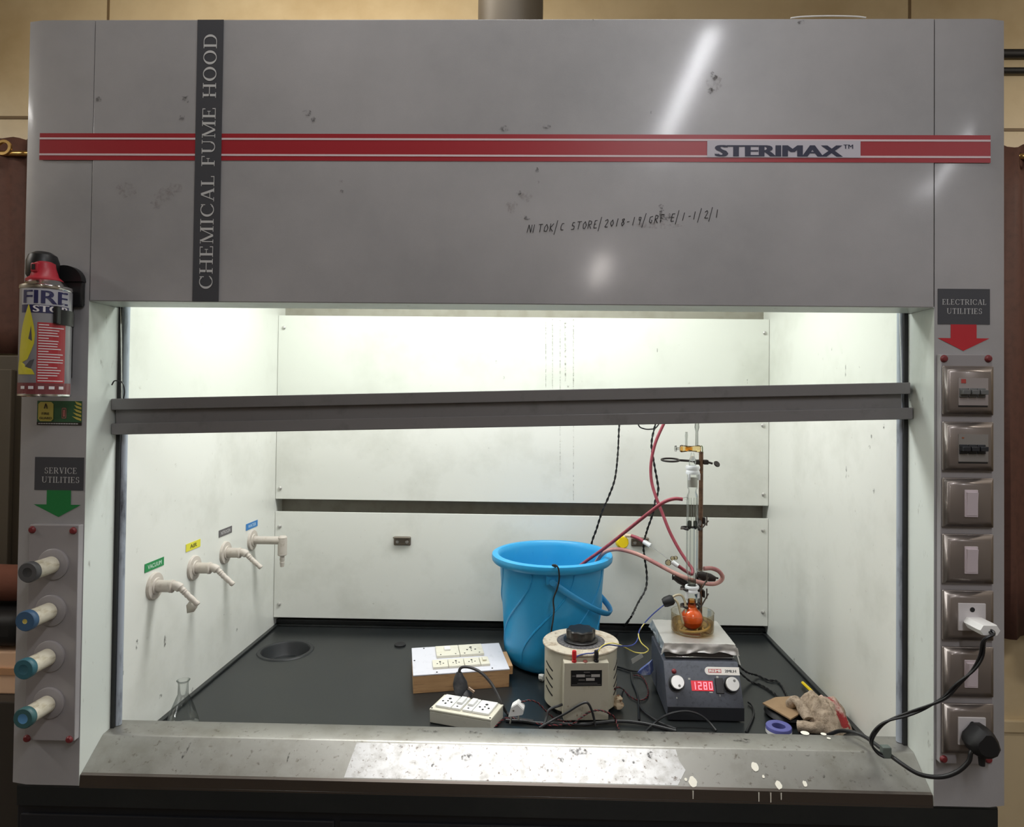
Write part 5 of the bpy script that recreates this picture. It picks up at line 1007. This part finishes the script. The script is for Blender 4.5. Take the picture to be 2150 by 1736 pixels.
tcord('thin_wire', 'dark red twisted wire sagging from the transformer to the hotplate side', [Y(1286, 1450, .345), Y(1296, 1443, .35), Z(1308, 1447, .8485), Z(1322, 1461, .8485), Z(1340, 1470, .8485), Z(1356, 1466, .8485), Z(1361, 1452, .8485), Z(1357, 1434, .8485), Z(1347, 1420, .8485), Z(1330, 1417, .8485)], .0012, .014, (WRED, BLACK))
tcord('thin_wire', 'red and black twisted wire looping along the foot of the transformer', [Z(1182, 1516, .849), Z(1200, 1521, .852), Y(1222, 1505, .268), Y(1240, 1494, .268), Y(1260, 1491, .268), Y(1278, 1497, .268), Y(1288, 1504, .272), Y(1294, 1515, .275), Z(1299, 1530, .850)], .0012, .014, (WRED, BLACK))
tcord('thin_wire', 'red and black twisted wire beside the loose white plug', [Z(1036, 1530, .8495), Z(1048, 1517, .8495), Z(1062, 1508, .850), Z(1085, 1508, .850), Z(1110, 1514, .850), Z(1145, 1522, .850), Z(1180, 1522, .8525)], .0012, .014, (WRED, BLACK))
# ================================================================== RIGHT CORNER
def sheet(name, label, cat, pts, th, m):
    b = MB(); P = [Vector(p_) for p_ in pts]; n = len(P); u = Vector((0, 0, th)); b.add(P+[p_+u for p_ in P], [tuple(range(n))[::-1], tuple(range(n, 2*n))]+[(k, (k+1) % n, n+(k+1) % n, n+k) for k in range(n)]); return tag(b.build(name, m), label, cat)
b = MB(); b.lathe([(0, 0), (.040, .001), (.048, .006), (.044, .012), (.025, .017), (0, .018)], 20, (.622, .335, B+.001)); b.warp(lambda v: Vector((v.x+.004*noise.noise(v*40), v.y+.006*noise.noise(v*40+Vector((3, 3, 3))), v.z)))
tag(b.build('black_pouch', BLACKM), 'flat black pouch under the brown cardboard in the right corner', 'pouch')
sheet('cardboard_flap', 'brown cardboard flap tucked under the coarse cloth', 'cardboard', [Z(1601, 1478, .866), Z(1628, 1466, .866), Z(1662, 1464, .866), Z(1692, 1474, .866), Z(1680, 1500, .866), Z(1660, 1512, .866)], .003, CARD)
b = MB(); pa, pc = Z(1685, 1433, .853), Z(1728, 1474, .853); b.cyl(pa, pc, .0038, n=6)
tag(b.build('yellow_stick', YEL), 'thin yellow stick lying along the right edge of the worktop', 'stick')
b = MB(); c = Z(1635, 1524, .860); c.z = B+.0005; b.lathe([(.0135, 0), (.0260, 0), (.0265, .014), (.0255, .0155), (.0145, .0155), (.0135, .0145), (.0135, 0)], 36, c); b.mi = 1; b.lathe([(.0266, .001), (.0268, .007), (.0266, .0085)], 36, c)
tag(b.build('tape_roll', [MAUVE, WHITEP]), 'roll of violet blue tape lying flat behind the sill', 'tape roll')
# crumpled cloth leaning on the right liner
b = MB(); nA, nR = 72, 22; V = []; F = []; ctrc = Vector((.690, .305))
def outline(a):
    c_, s_ = cos(a), sin(a); ex_ = .064 if c_ > 0 else .058; ey_ = .078 if s_ > 0 else .062
    return ex_*ey_/math.hypot(ey_*c_, ex_*s_)*(1+.10*sin(3*a+.6)+.06*sin(7*a))
for i in range(nR+1):
    t = i/nR
    for k in range(nA):
        a = 2*pi*k/nA; rr_ = outline(a)*t; x, y = ctrc.x+rr_*cos(a), ctrc.y+rr_*sin(a)
        h = .052*(1-t**2.6); fold = .006*sin(9*a+8*t)*t+.010*noise.noise(Vector((x*34, y*34, 2)))+.005*noise.noise(Vector((x*80, y*80, 7)))
        h += (.010*math.exp(-((x-.668)/.02)**2)-.016*max(0, (x-.70)/.055))*(1-t*t)
        z = B+.0012+max(0, h+fold*(1-t**4)*1.1); V.append((min(x, .7405), y, z if t < 1 else B+.001))
for i in range(nR):
    for k in range(nA): k2 = (k+1) % nA; F.append((i*nA+k, i*nA+k2, (i+1)*nA+k2, (i+1)*nA+k))
clr = thing('rag', 'crumpled coarse beige cloth with red print in the front right corner', 'cloth', (ctrc.x, ctrc.y, B))
_, fs_ = b.add(V, F)
for f in fs_:
    c_ = f.calc_center_median()
    if abs((c_.x-.700)-.42*(.325-c_.y)-.006*sin(c_.y*90)) < .0125 and c_.z > B+.008: f.material_index = 1
b.build('cloth_heap', [JUTE, JUTER], clr, sharp=80)
b = MB(); b.tube([(.620, .262, .857), (.634, .254, .860), (.650, .250, .861), (.664, .252, .858)], [(.012, .012)]*19, 10); b.warp(lambda v: v+Vector((0, 0, .004*noise.noise(v*60)))); b.build('rolled_corner', JUTE, clr, sharp=80)
b = MB(); b.tube([(.628, .330, .872), (.636, .312, .888), (.642, .292, .880), (.646, .270, .868)], [(.011, .011)]*19, 10); b.warp(lambda v: v+Vector((.003*noise.noise(v*60), 0, .004*noise.noise(v*50)))); b.build('fold', JUTE, clr, sharp=80)
# blue scrap and small bits behind the transformer
b = MB(); P = [Y(x, y, .43) for x, y in ((1338, 1412), (1364, 1392), (1366, 1416), (1350, 1418))]; b.add(P+[p_+Vector((.01, .02, .002)) for p_ in P], [(0, 1, 2, 3), (7, 6, 5, 4), (0, 4, 5, 1), (1, 5, 6, 2), (2, 6, 7, 3), (3, 7, 4, 0)])
tag(b.build('blue_packet', mat('packet_blue', (92, 108, 168), .4, noise_=(60, .5, .7, (190, 196, 214)))), 'crumpled blue and white packet between transformer and hotplate', 'packet')
b = MB(); c = Z(1137, 1423, .853); b.lathe([(0, -.008), (.007, -.006), (.010, 0), (.008, .007), (0, .010)], 10, c); b.warp(lambda v: v+Vector((.004*noise.noise(v*110), .003*noise.noise(v*120), .003*noise.noise(v*100))))
tag(b.build('cotton_wad', mat('cotton', (222, 220, 214), .9)), 'small white cotton wad beside the foot of the blue bucket', 'cotton')
# on top of the hood
b = MB(); b.tube([Y(1660, 38, .012), Y(1685, 35, .012), Y(1740, 33.5, .012), Y(1795, 34.5, .012), Y(1818, 37, .012)], .0013, 8); tag(b.build('white_cable', WHITEP), 'thin white cable lying on the top edge of the hood', 'cable')
b = MB(); b.lathe([(0, 0), (.083, 0), (.083, .742), (0, .742)], 40, (-.026, .5, 2.2295)); b.lathe([(.083, .0), (.098, .0), (.098, .012), (.083, .012)], 40, (-.026, .5, 2.2295)); tag(b.build('exhaust_duct', DUCT), 'dull brown grey round exhaust duct rising from the top of the hood', 'duct')
